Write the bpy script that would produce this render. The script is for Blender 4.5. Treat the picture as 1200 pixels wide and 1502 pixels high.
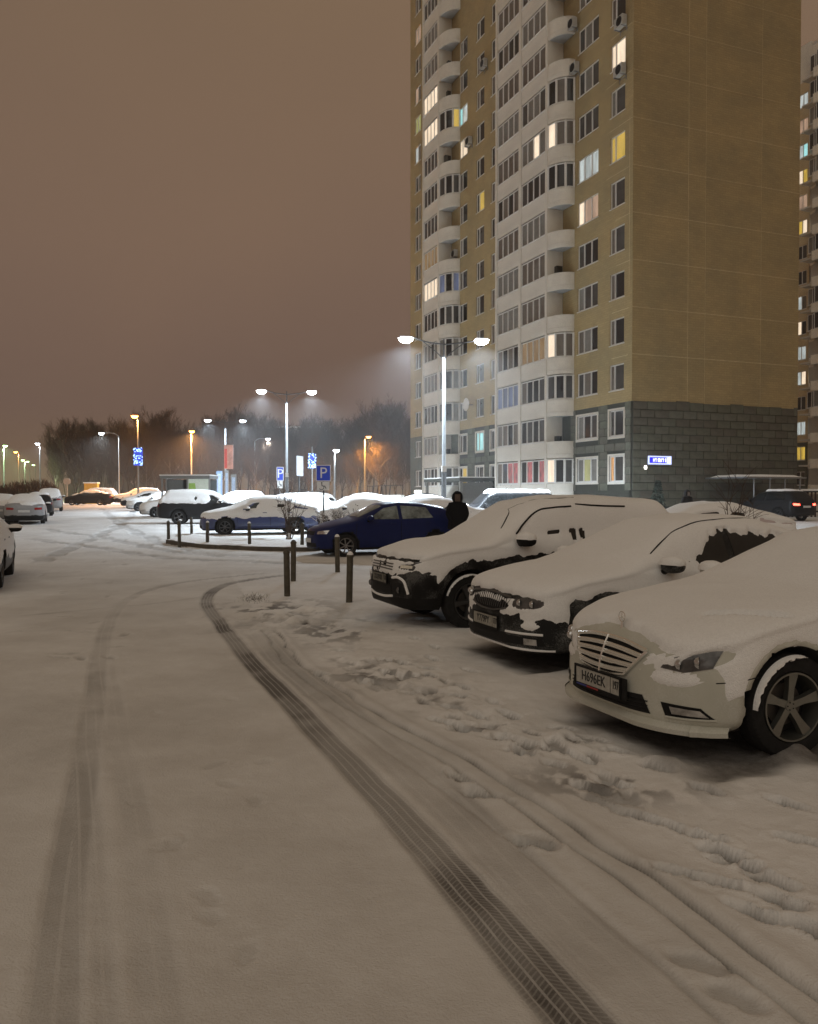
import bpy, bmesh, math, random
import numpy as np
from mathutils import Vector, Matrix
from mathutils.bvhtree import BVHTree

random.seed(7)
rng = np.random.default_rng(7)
scene = bpy.context.scene
COL = scene.collection
R = math.radians
for o_ in list(bpy.data.objects):
    bpy.data.objects.remove(o_, do_unlink=True)

# ------------------------------------------------------------------ camera
CAM_H = 1.68
F = 1220.0
HORIZON = 728.0
cam_data = bpy.data.cameras.new('camera')
cam = bpy.data.objects.new('camera', cam_data)
COL.objects.link(cam)
cam_data.sensor_fit = 'HORIZONTAL'
cam_data.sensor_width = 36.0
cam_data.lens = 36.0 * F / 1200.0
cam_data.clip_end = 3000
cam_data.clip_start = 0.05
cam.location = (0, 0, CAM_H)
cam.rotation_euler = (R(90 - 1.08), 0, 0)
scene.camera = cam

# ------------------------------------------------------------------ world: low cloud glowing with the city's light
world = bpy.data.worlds.new('World')
scene.world = world
world.use_nodes = True
wt = world.node_tree
wt.nodes.clear()
w_out = wt.nodes.new('ShaderNodeOutputWorld')
w_bg = wt.nodes.new('ShaderNodeBackground')
w_tc = wt.nodes.new('ShaderNodeTexCoord')
w_sep = wt.nodes.new('ShaderNodeSeparateXYZ')
w_ramp = wt.nodes.new('ShaderNodeValToRGB')
w_noise = wt.nodes.new('ShaderNodeTexNoise')
w_mix = wt.nodes.new('ShaderNodeMix')
w_mix.data_type = 'RGBA'
w_mix.blend_type = 'MULTIPLY'
w_nr = wt.nodes.new('ShaderNodeValToRGB')
w_noise.inputs['Scale'].default_value = 1.3
w_noise.inputs['Detail'].default_value = 3
wt.links.new(w_tc.outputs['Generated'], w_sep.inputs[0])
wt.links.new(w_sep.outputs['Z'], w_ramp.inputs[0])
wt.links.new(w_tc.outputs['Generated'], w_noise.inputs['Vector'])
wt.links.new(w_noise.outputs['Fac'], w_nr.inputs[0])
el = w_nr.color_ramp.elements
el[0].position, el[0].color = 0.3, (0.84, 0.85, 0.93, 1)
el[1].position, el[1].color = 0.7, (1.12, 1.10, 1.06, 1)
wt.links.new(w_ramp.outputs[0], w_mix.inputs['A'])
wt.links.new(w_nr.outputs[0], w_mix.inputs['B'])
w_mix.inputs['Factor'].default_value = 1.0
wt.links.new(w_mix.outputs['Result'], w_bg.inputs[0])
wt.links.new(w_bg.outputs[0], w_out.inputs[0])
el = w_ramp.color_ramp.elements
el[0].position, el[0].color = 0.0, (0.215, 0.142, 0.082, 1)
el[1].position, el[1].color = 1.0, (0.21, 0.155, 0.095, 1)
for p_, c_ in ((0.10, (0.186, 0.118, 0.092, 1)), (0.28, (0.202, 0.130, 0.091, 1)), (0.50, (0.195, 0.129, 0.083, 1))):
    e_ = w_ramp.color_ramp.elements.new(p_)
    e_.color = c_
w_bg.inputs[1].default_value = 1.0

# added fill light: a very soft, weak sun on top of the sky's glow
sun_d = bpy.data.lights.new('fill_sun', 'SUN')
sun_d.energy = 0.50
sun_d.angle = R(70)
sun_d.color = (1.0, 0.99, 0.90)
sun = bpy.data.objects.new('fill_sun', sun_d)
sun.rotation_euler = (R(48), 0, R(-18))
COL.objects.link(sun)

scene.view_settings.view_transform = 'Standard'
scene.view_settings.look = 'None'
scene.view_settings.exposure = 0
scene.view_settings.gamma = 1
scene.view_settings.use_curve_mapping = False
scene.cycles.use_denoising = True
scene.cycles.max_bounces = 6
scene.cycles.diffuse_bounces = 3
scene.cycles.glossy_bounces = 3
scene.cycles.transmission_bounces = 4
scene.cycles.volume_bounces = 0
scene.cycles.sample_clamp_indirect = 3.0
scene.cycles.caustics_reflective = False
scene.cycles.caustics_refractive = False

# ------------------------------------------------------------------ ground profile and picture-to-place helper
def gz(x, y):
    y = np.asarray(y, float)
    return 0.012 * (np.sqrt(np.maximum(y - 12.0, 0) ** 2 + 9) - 3) * (y > 12) * 1.0 - np.maximum(y - 85, 0) * 0.012

def at(px, py):
    z = 10.0
    for _ in range(60):
        zz = (CAM_H - float(gz(0, z))) * F / max(py - HORIZON, 1)
        z = 0.6 * z + 0.4 * zz
    return Vector(((px - 600) / F * z, z, float(gz(0, z))))

def pz(px, Z):
    return Vector(((px - 600) / F * Z, Z, float(gz(0, Z))))

def zat(py, Z):
    return CAM_H + (HORIZON - py) / F * Z

# ------------------------------------------------------------------ value noise
def _hash(ix, iy, iz, seed):
    n = (ix * 374761393 + iy * 668265263 + iz * 2147483647 + seed * 1274126177) & 0xFFFFFFFF
    n = ((n ^ (n >> 13)) * 1274126177) & 0xFFFFFFFF
    n = n ^ (n >> 16)
    return (n & 0xFFFF) / 65535.0

def vnoise(x, y, z=0.0, seed=0):
    x, y = np.asarray(x, float), np.asarray(y, float)
    z = np.zeros_like(x) + z
    ix, iy, iz = [np.floor(a).astype(np.int64) for a in (x, y, z)]
    fx, fy, fz = x - ix, y - iy, z - iz
    fx, fy, fz = [a * a * (3 - 2 * a) for a in (fx, fy, fz)]
    r = 0
    for dx in (0, 1):
        for dy in (0, 1):
            for dz in (0, 1):
                w = (fx if dx else 1 - fx) * (fy if dy else 1 - fy) * (fz if dz else 1 - fz)
                r = r + w * _hash(ix + dx, iy + dy, iz + dz, seed)
    return r * 2 - 1

def fbm(x, y, z=0.0, seed=0, oct=4, gain=0.5):
    a, r, f = 1.0, 0, 1.0
    for k in range(oct):
        r = r + a * vnoise(np.asarray(x) * f, np.asarray(y) * f, np.asarray(z) * f, seed + k)
        a *= gain
        f *= 2.03
    return r

def sstep(a, b, v):
    t = np.clip((v - a) / (b - a), 0, 1)
    return t * t * (3 - 2 * t)

# ------------------------------------------------------------------ mesh builder
class MB:
    def __init__(s):
        s.v, s.f, s.m = [], [], []
    def add(s, vs, fs, m=0):
        b = len(s.v)
        s.v += [tuple(map(float, v)) for v in vs]
        s.f += [tuple(i + b for i in f) for f in fs]
        s.m += [m] * len(fs)
        return s
    def box(s, x0, x1, y0, y1, z0, z1, m=0):
        return s.add([(x0, y0, z0), (x1, y0, z0), (x1, y1, z0), (x0, y1, z0), (x0, y0, z1), (x1, y0, z1), (x1, y1, z1), (x0, y1, z1)],
                     [(0, 3, 2, 1), (4, 5, 6, 7), (0, 1, 5, 4), (1, 2, 6, 5), (2, 3, 7, 6), (3, 0, 4, 7)], m)
    def tube(s, pts, rad, n=8, m=0, caps=True):
        pts = [Vector(p) for p in pts]
        rr = rad if hasattr(rad, '__len__') else [rad] * len(pts)
        rings = []
        prev = None
        for i, p in enumerate(pts):
            t = (pts[min(i + 1, len(pts) - 1)] - pts[max(i - 1, 0)]).normalized()
            a = prev if prev is not None and abs(prev.dot(t)) < 0.95 else (Vector((0, 0, 1)) if abs(t.z) < 0.9 else Vector((1, 0, 0)))
            u = (a - t * a.dot(t)).normalized()
            prev = u
            w = t.cross(u)
            rings.append([p + (u * math.cos(2 * math.pi * k / n) + w * math.sin(2 * math.pi * k / n)) * rr[i] for k in range(n)])
        vs = [v for r in rings for v in r]
        fs = []
        for i in range(len(pts) - 1):
            for k in range(n):
                fs.append((i * n + k, i * n + (k + 1) % n, (i + 1) * n + (k + 1) % n, (i + 1) * n + k))
        if caps:
            fs.append(tuple(range(n))[::-1])
            fs.append(tuple((len(pts) - 1) * n + k for k in range(n)))
        return s.add(vs, fs, m)
    def lathe(s, prof, n=32, axis='z', c=(0, 0, 0), m=0, a0=0.0, a1=2 * math.pi):
        full = abs(a1 - a0 - 2 * math.pi) < 1e-6
        cnt = n if full else n + 1
        vs, fs = [], []
        for k in range(cnt):
            a = a0 + (a1 - a0) * k / n
            for (r, h) in prof:
                if axis == 'z':
                    vs.append((c[0] + r * math.cos(a), c[1] + r * math.sin(a), c[2] + h))
                else:
                    vs.append((c[0] + r * math.cos(a), c[1] + h, c[2] + r * math.sin(a)))
        L = len(prof)
        for k in range(n):
            k2 = (k + 1) % cnt
            for i in range(L - 1):
                fs.append((k * L + i, k2 * L + i, k2 * L + i + 1, k * L + i + 1))
        return s.add(vs, fs, m)
    def prism(s, poly, y0, y1, m=0, plane='xz'):
        n = len(poly)
        if plane == 'xz':
            vs = [(p[0], y0, p[1]) for p in poly] + [(p[0], y1, p[1]) for p in poly]
        elif plane == 'xy':
            vs = [(p[0], p[1], y0) for p in poly] + [(p[0], p[1], y1) for p in poly]
        else:
            vs = [(y0, p[0], p[1]) for p in poly] + [(y1, p[0], p[1]) for p in poly]
        fs = [tuple(range(n)), tuple(range(2 * n - 1, n - 1, -1))] + [(i, (i + 1) % n + 0, (i + 1) % n + n, i + n) for i in range(n)]
        return s.add(vs, fs, m)
    def mesh(s, name, mats, smooth=False):
        me = bpy.data.meshes.new(name)
        me.from_pydata(s.v, [], s.f)
        for mt in (mats if isinstance(mats, (list, tuple)) else [mats]):
            me.materials.append(mt)
        if any(s.m):
            me.polygons.foreach_set('material_index', s.m)
        bm = bmesh.new()
        bm.from_mesh(me)
        bmesh.ops.recalc_face_normals(bm, faces=bm.faces)
        bm.to_mesh(me)
        bm.free()
        if smooth:
            me.polygons.foreach_set('use_smooth', [True] * len(me.polygons))
            me.set_sharp_from_angle(angle=R(40))
        return me
    def obj(s, name, mats, parent=None, smooth=False, loc=None, rot=None):
        return link(name, s.mesh(name, mats, smooth), parent, loc, rot)

def link(name, me, parent=None, loc=None, rot=None):
    o = bpy.data.objects.new(name, me)
    COL.objects.link(o)
    if parent is not None:
        o.parent = parent
    if loc is not None:
        o.location = loc
    if rot is not None:
        o.rotation_euler = rot
    return o

def thing(name, label, cat, loc=(0, 0, 0), rz=0.0, group=None):
    o = link(name, None, None, loc, (0, 0, rz))
    o.empty_display_size = 0.3
    o['label'] = label
    o['category'] = cat
    if group:
        o['group'] = group
    return o

def tag(o, label, cat, group=None):
    o['label'] = label
    o['category'] = cat
    if group:
        o['group'] = group
    return o

def kind(o, k):
    o['kind'] = k
    return o

def dup(root, loc, rz, label, group=None):
    r = root.copy()
    COL.objects.link(r)
    r.location = loc
    r.rotation_euler = (0, 0, rz)
    r['label'] = label
    if group:
        r['group'] = group
    for ch in list(root.children):
        c = ch.copy()
        COL.objects.link(c)
        c.parent = r
        for g in ch.children:
            d = g.copy()
            COL.objects.link(d)
            d.parent = c
    return r

# ------------------------------------------------------------------ materials
MATS = {}
def mat(name, col, rough=0.6, metal=0.0, var=0.0, vscale=5.0, bump=0.0, bscale=40.0, emit=None, estr=0.0, coat=0.0, spec=None):
    if name in MATS:
        return MATS[name]
    m = bpy.data.materials.new(name)
    m.use_nodes = True
    nt = m.node_tree
    b = nt.nodes['Principled BSDF']
    b.inputs['Base Color'].default_value = (*col, 1)
    b.inputs['Roughness'].default_value = rough
    b.inputs['Metallic'].default_value = metal
    if spec is not None:
        b.inputs['Specular IOR Level'].default_value = spec
    if coat:
        b.inputs['Coat Weight'].default_value = coat
        b.inputs['Coat Roughness'].default_value = 0.05
    tc = nt.nodes.new('ShaderNodeTexCoord')
    if var:
        n = nt.nodes.new('ShaderNodeTexNoise')
        n.inputs['Scale'].default_value = vscale
        n.inputs['Detail'].default_value = 6
        n.inputs['Roughness'].default_value = 0.65
        nt.links.new(tc.outputs['Object'], n.inputs['Vector'])
        r = nt.nodes.new('ShaderNodeValToRGB')
        e = r.color_ramp.elements
        e[0].position, e[1].position = 0.3, 0.7
        e[0].color = (*[c * (1 - var) for c in col], 1)
        e[1].color = (*[min(1, c * (1 + var)) for c in col], 1)
        nt.links.new(n.outputs['Fac'], r.inputs[0])
        nt.links.new(r.outputs[0], b.inputs['Base Color'])
    if bump:
        n2 = nt.nodes.new('ShaderNodeTexNoise')
        n2.inputs['Scale'].default_value = bscale
        n2.inputs['Detail'].default_value = 5
        nt.links.new(tc.outputs['Object'], n2.inputs['Vector'])
        bp = nt.nodes.new('ShaderNodeBump')
        bp.inputs['Strength'].default_value = bump
        bp.inputs['Distance'].default_value = 0.02
        nt.links.new(n2.outputs['Fac'], bp.inputs['Height'])
        nt.links.new(bp.outputs[0], b.inputs['Normal'])
    if emit is not None:
        b.inputs['Emission Color'].default_value = (*emit, 1)
        b.inputs['Emission Strength'].default_value = estr
    MATS[name] = m
    return m

M_snow = mat('fresh_snow', (0.90, 0.90, 0.885), 0.9, var=0.06, vscale=60, bump=0.55, bscale=130, spec=0.2)
M_black = mat('black_trim', (0.010, 0.010, 0.010), 0.6, var=0.3, spec=0.15)
M_well = mat('wheel_well', (0.006, 0.006, 0.006), 0.9, var=0.2)
M_rubber = mat('tyre_rubber', (0.018, 0.018, 0.018), 0.85, var=0.3, vscale=20, spec=0.15)
M_alloy = mat('grey_alloy', (0.30, 0.30, 0.30), 0.35, 0.9, var=0.15)
M_alloyd = mat('dark_alloy', (0.12, 0.12, 0.12), 0.4, 0.8, var=0.15)
M_chrome = mat('chrome', (0.85, 0.85, 0.82), 0.24, 1.0, var=0.05)
M_glass = mat('dark_car_glass', (0.012, 0.014, 0.015), 0.08, var=0.2)
M_glassc = mat('painted_view_car_glass', (0.17, 0.20, 0.20), 0.08, var=0.85, vscale=2.6)  # opaque; pale blotches stand in for bright snow seen through the windows
M_lamp = mat('headlamp_glass', (0.10, 0.10, 0.10), 0.12, 0.3, var=0.5, vscale=14)
M_lampin = mat('headlamp_reflector', (0.55, 0.55, 0.55), 0.15, 0.9, var=0.3, vscale=14)
M_red = mat('tail_lamp_red', (0.28, 0.012, 0.012), 0.2, var=0.3, vscale=9)
M_plate = mat('licence_plate_white', (0.55, 0.55, 0.53), 0.5, var=0.12, vscale=12)
M_ink = mat('plate_ink', (0.02, 0.02, 0.02), 0.6, var=0.1)

# ------------------------------------------------------------------ snowy ground
def seg_dist(px, py, poly):
    """distance to a polyline, signed side offset and running length"""
    best = np.full(px.shape, 1e9)
    side = np.zeros_like(px)
    run = np.zeros_like(px)
    acc = 0.0
    for (ax, ay), (bx, by) in zip(poly[:-1], poly[1:]):
        dx, dy = bx - ax, by - ay
        L = math.hypot(dx, dy)
        if L < 1e-6:
            continue
        t = np.clip(((px - ax) * dx + (py - ay) * dy) / (L * L), 0, 1)
        ex, ey = px - ax - t * dx, py - ay - t * dy
        d = np.hypot(ex, ey)
        c = d < best
        best = np.where(c, d, best)
        side = np.where(c, np.sign(dx * ey - dy * ex) * d, side)
        run = np.where(c, acc + t * L, run)
        acc += L
    return side, run, acc

def spline(pts, sub=8):
    p = [np.array(q, float) for q in pts]
    p = [2 * p[0] - p[1]] + p + [2 * p[-1] - p[-2]]
    out = []
    for i in range(1, len(p) - 2):
        for k in range(sub):
            t = k / sub
            out.append(0.5 * (2 * p[i] + (p[i + 1] - p[i - 1]) * t + (2 * p[i - 1] - 5 * p[i] + 4 * p[i + 1] - p[i + 2]) * t * t + (3 * p[i] - p[i - 1] - 3 * p[i + 1] + p[i + 2]) * t ** 3))
    out.append(p[-2])
    return [tuple(q) for q in out]

def road(pts, win=0.9):
    P = np.array(spline([tuple(at(a, b))[:2] for a, b in pts], 16))
    d = np.r_[0, np.cumsum(np.hypot(*np.diff(P, axis=0).T))]
    n = int(d[-1] / 0.15) + 2
    g = np.linspace(0, d[-1], n)
    Q = np.stack([np.interp(g, d, P[:, 0]), np.interp(g, d, P[:, 1])], 1)
    k = max(1, int(win / 0.15 / 2))
    out = Q.copy()
    for i in range(n):
        m = min(k, i, n - 1 - i)
        out[i] = Q[i - m:i + m + 1].mean(0)
    return [tuple(q) for q in out[::2]] + [tuple(out[-1])]

TR_MAIN = road([(980, 1640), (862, 1502), (722, 1343), (600, 1215), (500, 1112), (425, 1032), (362, 963), (322, 914), (302, 886), (312, 866), (350, 853), (430, 842), (500, 836)])
TR_THIN = road([(880, 1600), (815, 1502), (750, 1420), (690, 1350), (600, 1243), (540, 1170), (480, 1110), (400, 1018), (345, 955)])
TR_GREY = road([(1130, 1600), (1000, 1502), (830, 1350), (700, 1220), (600, 1130), (500, 1045), (420, 975), (370, 920)])
TR_LEFT = road([(55, 1700), (72, 1502), (88, 1350), (108, 1200), (125, 1100), (136, 1030), (146, 960), (163, 905), (195, 874), (260, 855), (340, 845), (440, 836)])
TR_LEFT2 = road([(250, 1700), (235, 1502), (215, 1350), (195, 1200), (172, 1080), (160, 1000), (158, 930), (180, 885), (230, 862)])
TR_LEFT3 = road([(160, 1700), (150, 1502), (140, 1300), (128, 1150), (122, 1040)])
TR_FAR1 = road([(40, 790), (120, 800), (220, 815), (330, 822), (460, 826), (560, 824)])
TR_FAR2 = road([(60, 775), (160, 790), (250, 808), (340, 814), (440, 818)])
TR_FAR3 = road([(150, 745), (170, 765), (220, 790), (300, 812), (380, 818)])
TR_FAR4 = road([(0, 905), (130, 895), (260, 880), (330, 868)])
TR_FAR5 = road([(200, 742), (190, 757), (160, 778), (110, 800), (40, 830)])
RUT_A = road([(395, 925), (430, 972), (480, 1012), (540, 1048), (600, 1082), (770, 1180), (910, 1275), (1010, 1345), (1088, 1402), (1195, 1482), (1290, 1560)])
RUT_C = road([(470, 1035), (600, 1125), (700, 1195), (800, 1275), (910, 1360), (1040, 1480), (1100, 1540)])

ys = [-120, -80, -50, -20, -8, -3, 0.0, 0.9]
y = 1.6
while y < 15:
    ys.append(y)
    y *= 1.0042
while y < 60:
    ys.append(y)
    y *= 1.009
while y < 430:
    ys.append(y)
    y *= 1.06
ys = np.array(ys)
ui = np.linspace(-1, 1, 661)
uo = 1 + np.array([0.08, 0.2, 0.45, 0.9, 1.6])
u = np.concatenate([-uo[::-1], ui, uo])
Y, U = np.meshgrid(ys, u, indexing='ij')
Wd = np.where(Y > 0, 1.0 + 0.60 * np.maximum(Y, 0), 1.0) + 1.2
X = U * Wd
# road area is packed flat, the strip in front of the parked cars is loose and trodden
s_rut, _, _ = seg_dist(X, Y, RUT_A)
near = (Y > 0) & (Y < 40)
loose = sstep(-0.05, 0.5, s_rut)
s_main, r_main, L_main = seg_dist(X, Y, TR_MAIN)
loose = np.where(np.abs(s_rut) > 30, 0, loose)
loose = loose * sstep(0.8, 3.0, Y + X * 0.9) * (1 - sstep(14, 20, Y))

H = gz(X, Y).copy()
wear_shade = np.zeros_like(H)  # worn snow, plus the shade painted along the ruts
H += 0.012 * fbm(X * 0.7, Y * 0.7, 0, 3, 3)
H += (0.003 + 0.004 * loose) * fbm(X * 6, Y * 6, 0, 5, 3) * (Y < 40)
wear_shade += 0.10 * np.clip(fbm(X * 0.9, Y * 0.5, 0, 9, 4), 0, 1) * (1 - loose)
# clods of kicked-up snow in the loose strip
strip = np.exp(-((s_rut + 0.75 * -1) / 0.55) ** 2) if False else np.exp(-((np.abs(s_rut) - 0.70) / 0.40) ** 2) * loose * np.clip(0.55 + 0.8 * fbm(X * 0.8, Y * 0.8, 0, 71, 2), 0.1, 1.2)
cl = fbm(X * 5.0, Y * 4.2, 0, 21, 5, 0.6)
H += strip * (0.026 * np.clip(cl, -0.6, 1.0) + 0.006)
wear_shade += strip * 0.9 * np.clip(-cl - 0.35, 0, 1)
H += loose * 0.010 * np.clip(vnoise(X * 20, Y * 20, 0, 35) - 0.45, 0, 1)
H += 0.028 * strip * np.clip(vnoise(X * 11, Y * 11, 0, 33) - 0.45, 0, 1)
# trodden patch by the near bollards
tb = at(430, 905)
patch_ = np.exp(-(((X - tb.x) / 0.9) ** 2 + ((Y - tb.y) / 1.6) ** 2))
c2 = fbm(X * 4, Y * 3, 0, 41, 4)
H += patch_ * 0.05 * c2
wear_shade += patch_ * 0.7 * np.clip(-c2 - 0.1, 0, 1)

TS, TRN, TA = np.zeros_like(H), np.zeros_like(H), np.zeros_like(H)
def furrow(poly, width, depth, rim, wr, tread=0.0, fade=(0, 0), wob=0.007, patchy=0.0, ribs=1):
    global H, wear_shade
    s_, r_, L_ = seg_dist(X, Y, poly)
    s2 = s_ + wob * vnoise(r_ * 1.3, 0 * r_, 0, 77)
    k = sstep(width * 0.5 + 0.03, width * 0.5 - 0.02, np.abs(s2))
    fd = sstep(0, fade[0] + 1e-3, r_) * sstep(0, fade[1] + 1e-3, L_ - r_)
    rough = 1 - patchy * np.clip(fbm(X * 2.3, Y * 1.5, 0, 88, 3) + 0.5, 0, 1)
    k = k * fd * rough
    H -= depth * k
    H += rim * np.exp(-((np.abs(s2) - width * 0.5 - 0.035) / 0.03) ** 2) * fd * (0.6 + 0.4 * vnoise(r_ * 9, s_ * 0, 0, 5))
    w_ = wr * k
    if tread:
        m_ = np.abs(s2) < width * 0.5 + 0.06
        TS[m_], TRN[m_], TA[m_] = (s2 / width * ribs)[m_], r_[m_], tread
    wear_shade = np.maximum(wear_shade, w_)

furrow(TR_GREY, 0.30, 0.005, 0.003, 0.40, 0.25, (1, 1), patchy=0.55, ribs=3)
furrow(TR_LEFT, 0.16, 0.008, 0.004, 0.40, 0.3, (0, 0.3), patchy=0.6, ribs=2)
furrow(TR_LEFT2, 0.15, 0.004, 0.002, 0.15, 0.3, (0, 0.5), patchy=0.95, ribs=2)
furrow(TR_LEFT3, 0.07, 0.005, 0.002, 0.20, 0.3, (0, 0.5), patchy=0.95, ribs=1)
furrow(TR_THIN, 0.07, 0.006, 0.002, 0.66, 0.6, (0, 1.5), patchy=0.35, ribs=1)
furrow(TR_MAIN, 0.19, 0.012, 0.005, 1.0, 0.36, (0, 3), patchy=0.42, ribs=4)
for t_ in (TR_FAR1, TR_FAR2, TR_FAR3, TR_FAR5):
    furrow(t_, 0.5, 0.03, 0.02, 0.42, 0, (1, 2), 0.15, 0.5)
furrow(TR_FAR4, 0.10, 0.008, 0.004, 0.35, 0, (0.5, 1), 0.1, 0.5)
# double rut at the edge of the loose snow
for off in (-0.075, 0.075):
    d_ = s_rut - off + 0.02 * vnoise(Y * 3, X * 0, 0, 8)
    H -= 0.030 * np.exp(-(d_ / 0.020) ** 2) * near * (Y < 16)
    wear_shade = np.maximum(wear_shade, 0.95 * np.exp(-(d_ / 0.014) ** 2) * near * (0.6 + 0.4 * vnoise(X * 5, Y * 5, 0, 3)))  # shadow line of each rut edge, put into the snow colour
H += 0.016 * np.exp(-((np.abs(s_rut) - 0.13) / 0.05) ** 2) * near
s_c, _, _ = seg_dist(X, Y, RUT_C)
H -= 0.016 * np.exp(-(s_c / 0.02) ** 2) * near
wear_shade = np.maximum(wear_shade, 0.35 * np.exp(-(s_c / 0.018) ** 2) * near * (0.5 + 0.5 * vnoise(X * 4, Y * 4, 0, 13)))  # the single rut's shade line, coloured in likewise

def foot(px, py, ang=0.4, L=0.27, W=0.11, d=0.035, w=0.22):
    global H, wear_shade
    c = at(px, py)
    dx, dy = X - c.x, Y - c.y
    sel = (np.abs(dx) < 0.5) & (np.abs(dy) < 0.5)
    if not sel.any():
        return
    ca, sa = math.cos(ang), math.sin(ang)
    a = (dx[sel] * sa + dy[sel] * ca) / (L / 2)
    b = (dx[sel] * ca - dy[sel] * sa) / (W / 2)
    waist = 1 - 0.25 * np.exp(-((a + 0.15) / 0.25) ** 2)
    r = np.sqrt(a ** 2 + (b / waist) ** 2)
    r = r + 0.18 * vnoise(dx[sel] * 25, dy[sel] * 25, 0, int(px))
    H[sel] -= d * sstep(1.15, 0.68, r)
    H[sel] += d * 0.26 * np.exp(-((r - 1.28) / 0.22) ** 2) * (0.6 + 0.5 * vnoise(dx[sel] * 14, dy[sel] * 14, 0, int(py)))
    wear_shade[sel] = np.maximum(wear_shade[sel], w * sstep(1.0, 0.6, r))

for f_ in [(982, 1210, .9), (1035, 1228, 1.1), (1062, 1250, .9), (1085, 1268, 1.2), (1135, 1295, .6), (1148, 1325, .7), (1195, 1370, .5), (1040, 1160, .2), (900, 1150, 1.1), (865, 1158, 1.2),
           (665, 1040, 1.0), (675, 1070, .8), (680, 1012, .1), (630, 997, .2), (705, 1170, 1.1), (675, 1145, .3), (782, 1240, 1.0),            (570, 990, .3), (545, 1005, .8), (590, 975, .2), (640, 950, .1), (635, 968, .2), (610, 938, .2), (500, 955, .9), (470, 990, .9), (430, 905, .6), (455, 930, .9), (480, 915, .8),
           (748, 1052, .7), (770, 1095, 1.2), (820, 1105, .9), (930, 1195, .8), (1000, 1285, 1.1), (1060, 1300, 1.2), (1160, 1180, .7), (1180, 1235, 1.1), (690, 985, .3), (1110, 1345, .8)]:
    foot(f_[0], f_[1], -0.25 - 0.6 * f_[2], d=0.05, w=0.70)
for f_ in ((1030, 1420, 1.1), (1082, 1470, .9), (790, 1235, 1.0), (735, 1175, 1.0)):
    foot(f_[0], f_[1], -0.8 * f_[2], d=0.016, w=0.30)
rp_ = random.Random(11)
for k in range(62):   # trail of overlapping prints between the ruts and the parked cars
    i_ = rp_.randrange(8, len(RUT_A) - 8)
    a_, b_ = RUT_A[i_ - 1], RUT_A[i_ + 1]
    tx, ty = b_[0] - a_[0], b_[1] - a_[1]
    ln = math.hypot(tx, ty)
    o_ = rp_.uniform(.35, 1.15)
    wx, wy = RUT_A[i_][0] - ty / ln * o_, RUT_A[i_][1] + tx / ln * o_
    if wy > 2.2:
        foot(600 + wx / wy * F, HORIZON + CAM_H * F / wy, rp_.uniform(-1.1, -.1), L=rp_.uniform(.18, .28), W=rp_.uniform(.08, .12), d=rp_.uniform(.015, .04), w=rp_.uniform(.25, .75))
for k in range(14):   # shallow old prints on the roadway
    foot(random.uniform(190, 460), random.uniform(1000, 1420), random.uniform(-1, 1), d=0.008, w=0.10, L=random.uniform(.12, .26))
for k in range(22):
    foot(random.uniform(20, 190), random.uniform(800, 990), random.uniform(-1.5, 1.5), d=0.02, w=0.35)
# dirty, kicked-up patch beside the track
dp = at(400, 893)
for (cx_, cy_, rx_, ry_) in ((dp.x, dp.y, .8, 1.1), (at(500, 925).x, at(500, 925).y, .7, .9), (at(560, 990).x, at(560, 990).y, .5, .6), (at(900, 1150).x, at(900, 1150).y, .5, .3)):
    k_ = np.exp(-(((X - cx_) / rx_) ** 2 + ((Y - cy_) / ry_) ** 2))
    wear_shade = np.maximum(wear_shade, k_ * sstep(0.15, 0.6, fbm(X * 4.5, Y * 3.0, 0, 61, 5, .6)) * 0.85)
# ground sunk and darkened under the noses of the three parked cars
for (cx_, cy_, L_, ang_) in ((3.0, 6.2, 2.2, 24), (2.4, 9.2, 2.2, 22), (1.7, 12.4, 2.2, 22)):
    ca, sa = math.cos(R(ang_)), math.sin(R(ang_))
    a = ((X - cx_) * ca + (Y - cy_) * sa) / 1.75
    b = (-(X - cx_) * sa + (Y - cy_) * ca) / 0.78
    k_ = sstep(1.05, 0.80, np.maximum(np.abs(a), np.abs(b)) + 0.06 * vnoise(X * 5, Y * 5, 0, 4))
    H -= 0.03 * k_
    wear_shade = np.maximum(wear_shade, 0.9 * k_)
# drift against the near wheel
dw = at(1158, 1108)
H += 0.10 * np.exp(-(((X - dw.x) / 0.16) ** 2 + ((Y - dw.y) / 0.16) ** 2)) * (1 + 0.4 * vnoise(X * 14, Y * 14, 0, 2))
# ridge pushed up in front of the big white saloon
s_r, r_r, L_r = seg_dist(X, Y, road([(800, 1075), (880, 1110), (960, 1125), (1050, 1118)]))
H += 0.05 * np.exp(-(s_r / 0.10) ** 2) * np.clip(0.3 + vnoise(X * 9, Y * 9, 0, 6), 0, 1) * sstep(0, 0.2, r_r) * sstep(0, 0.2, L_r - r_r)

nr, nc = X.shape
me = bpy.data.meshes.new('ground')
co = np.stack([X, Y, H], -1).reshape(-1, 3)
ii = np.arange(nr * nc).reshape(nr, nc)
q = np.stack([ii[:-1, :-1], ii[:-1, 1:], ii[1:, 1:], ii[1:, :-1]], -1).reshape(-1, 4)
me.vertices.add(len(co))
me.vertices.foreach_set('co', co.ravel())
me.loops.add(q.size)
me.loops.foreach_set('vertex_index', q.ravel())
me.polygons.add(len(q))
me.polygons.foreach_set('loop_start', np.arange(0, q.size, 4))
me.polygons.foreach_set('loop_total', np.full(len(q), 4))
me.polygons.foreach_set('use_smooth', np.ones(len(q), bool))
me.update(calc_edges=True)
for nm_, ar_ in (('tread_side', TS), ('tread_run', TRN), ('tread_amount', TA), ('wear_shade', np.clip(wear_shade, 0, 1)), ('loose', np.clip(loose + (Y > 24) * 0.6, 0, 1))):
    a_ = me.attributes.new(nm_, 'FLOAT', 'POINT')
    a_.data.foreach_set('value', ar_.ravel().astype(np.float32))

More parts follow.
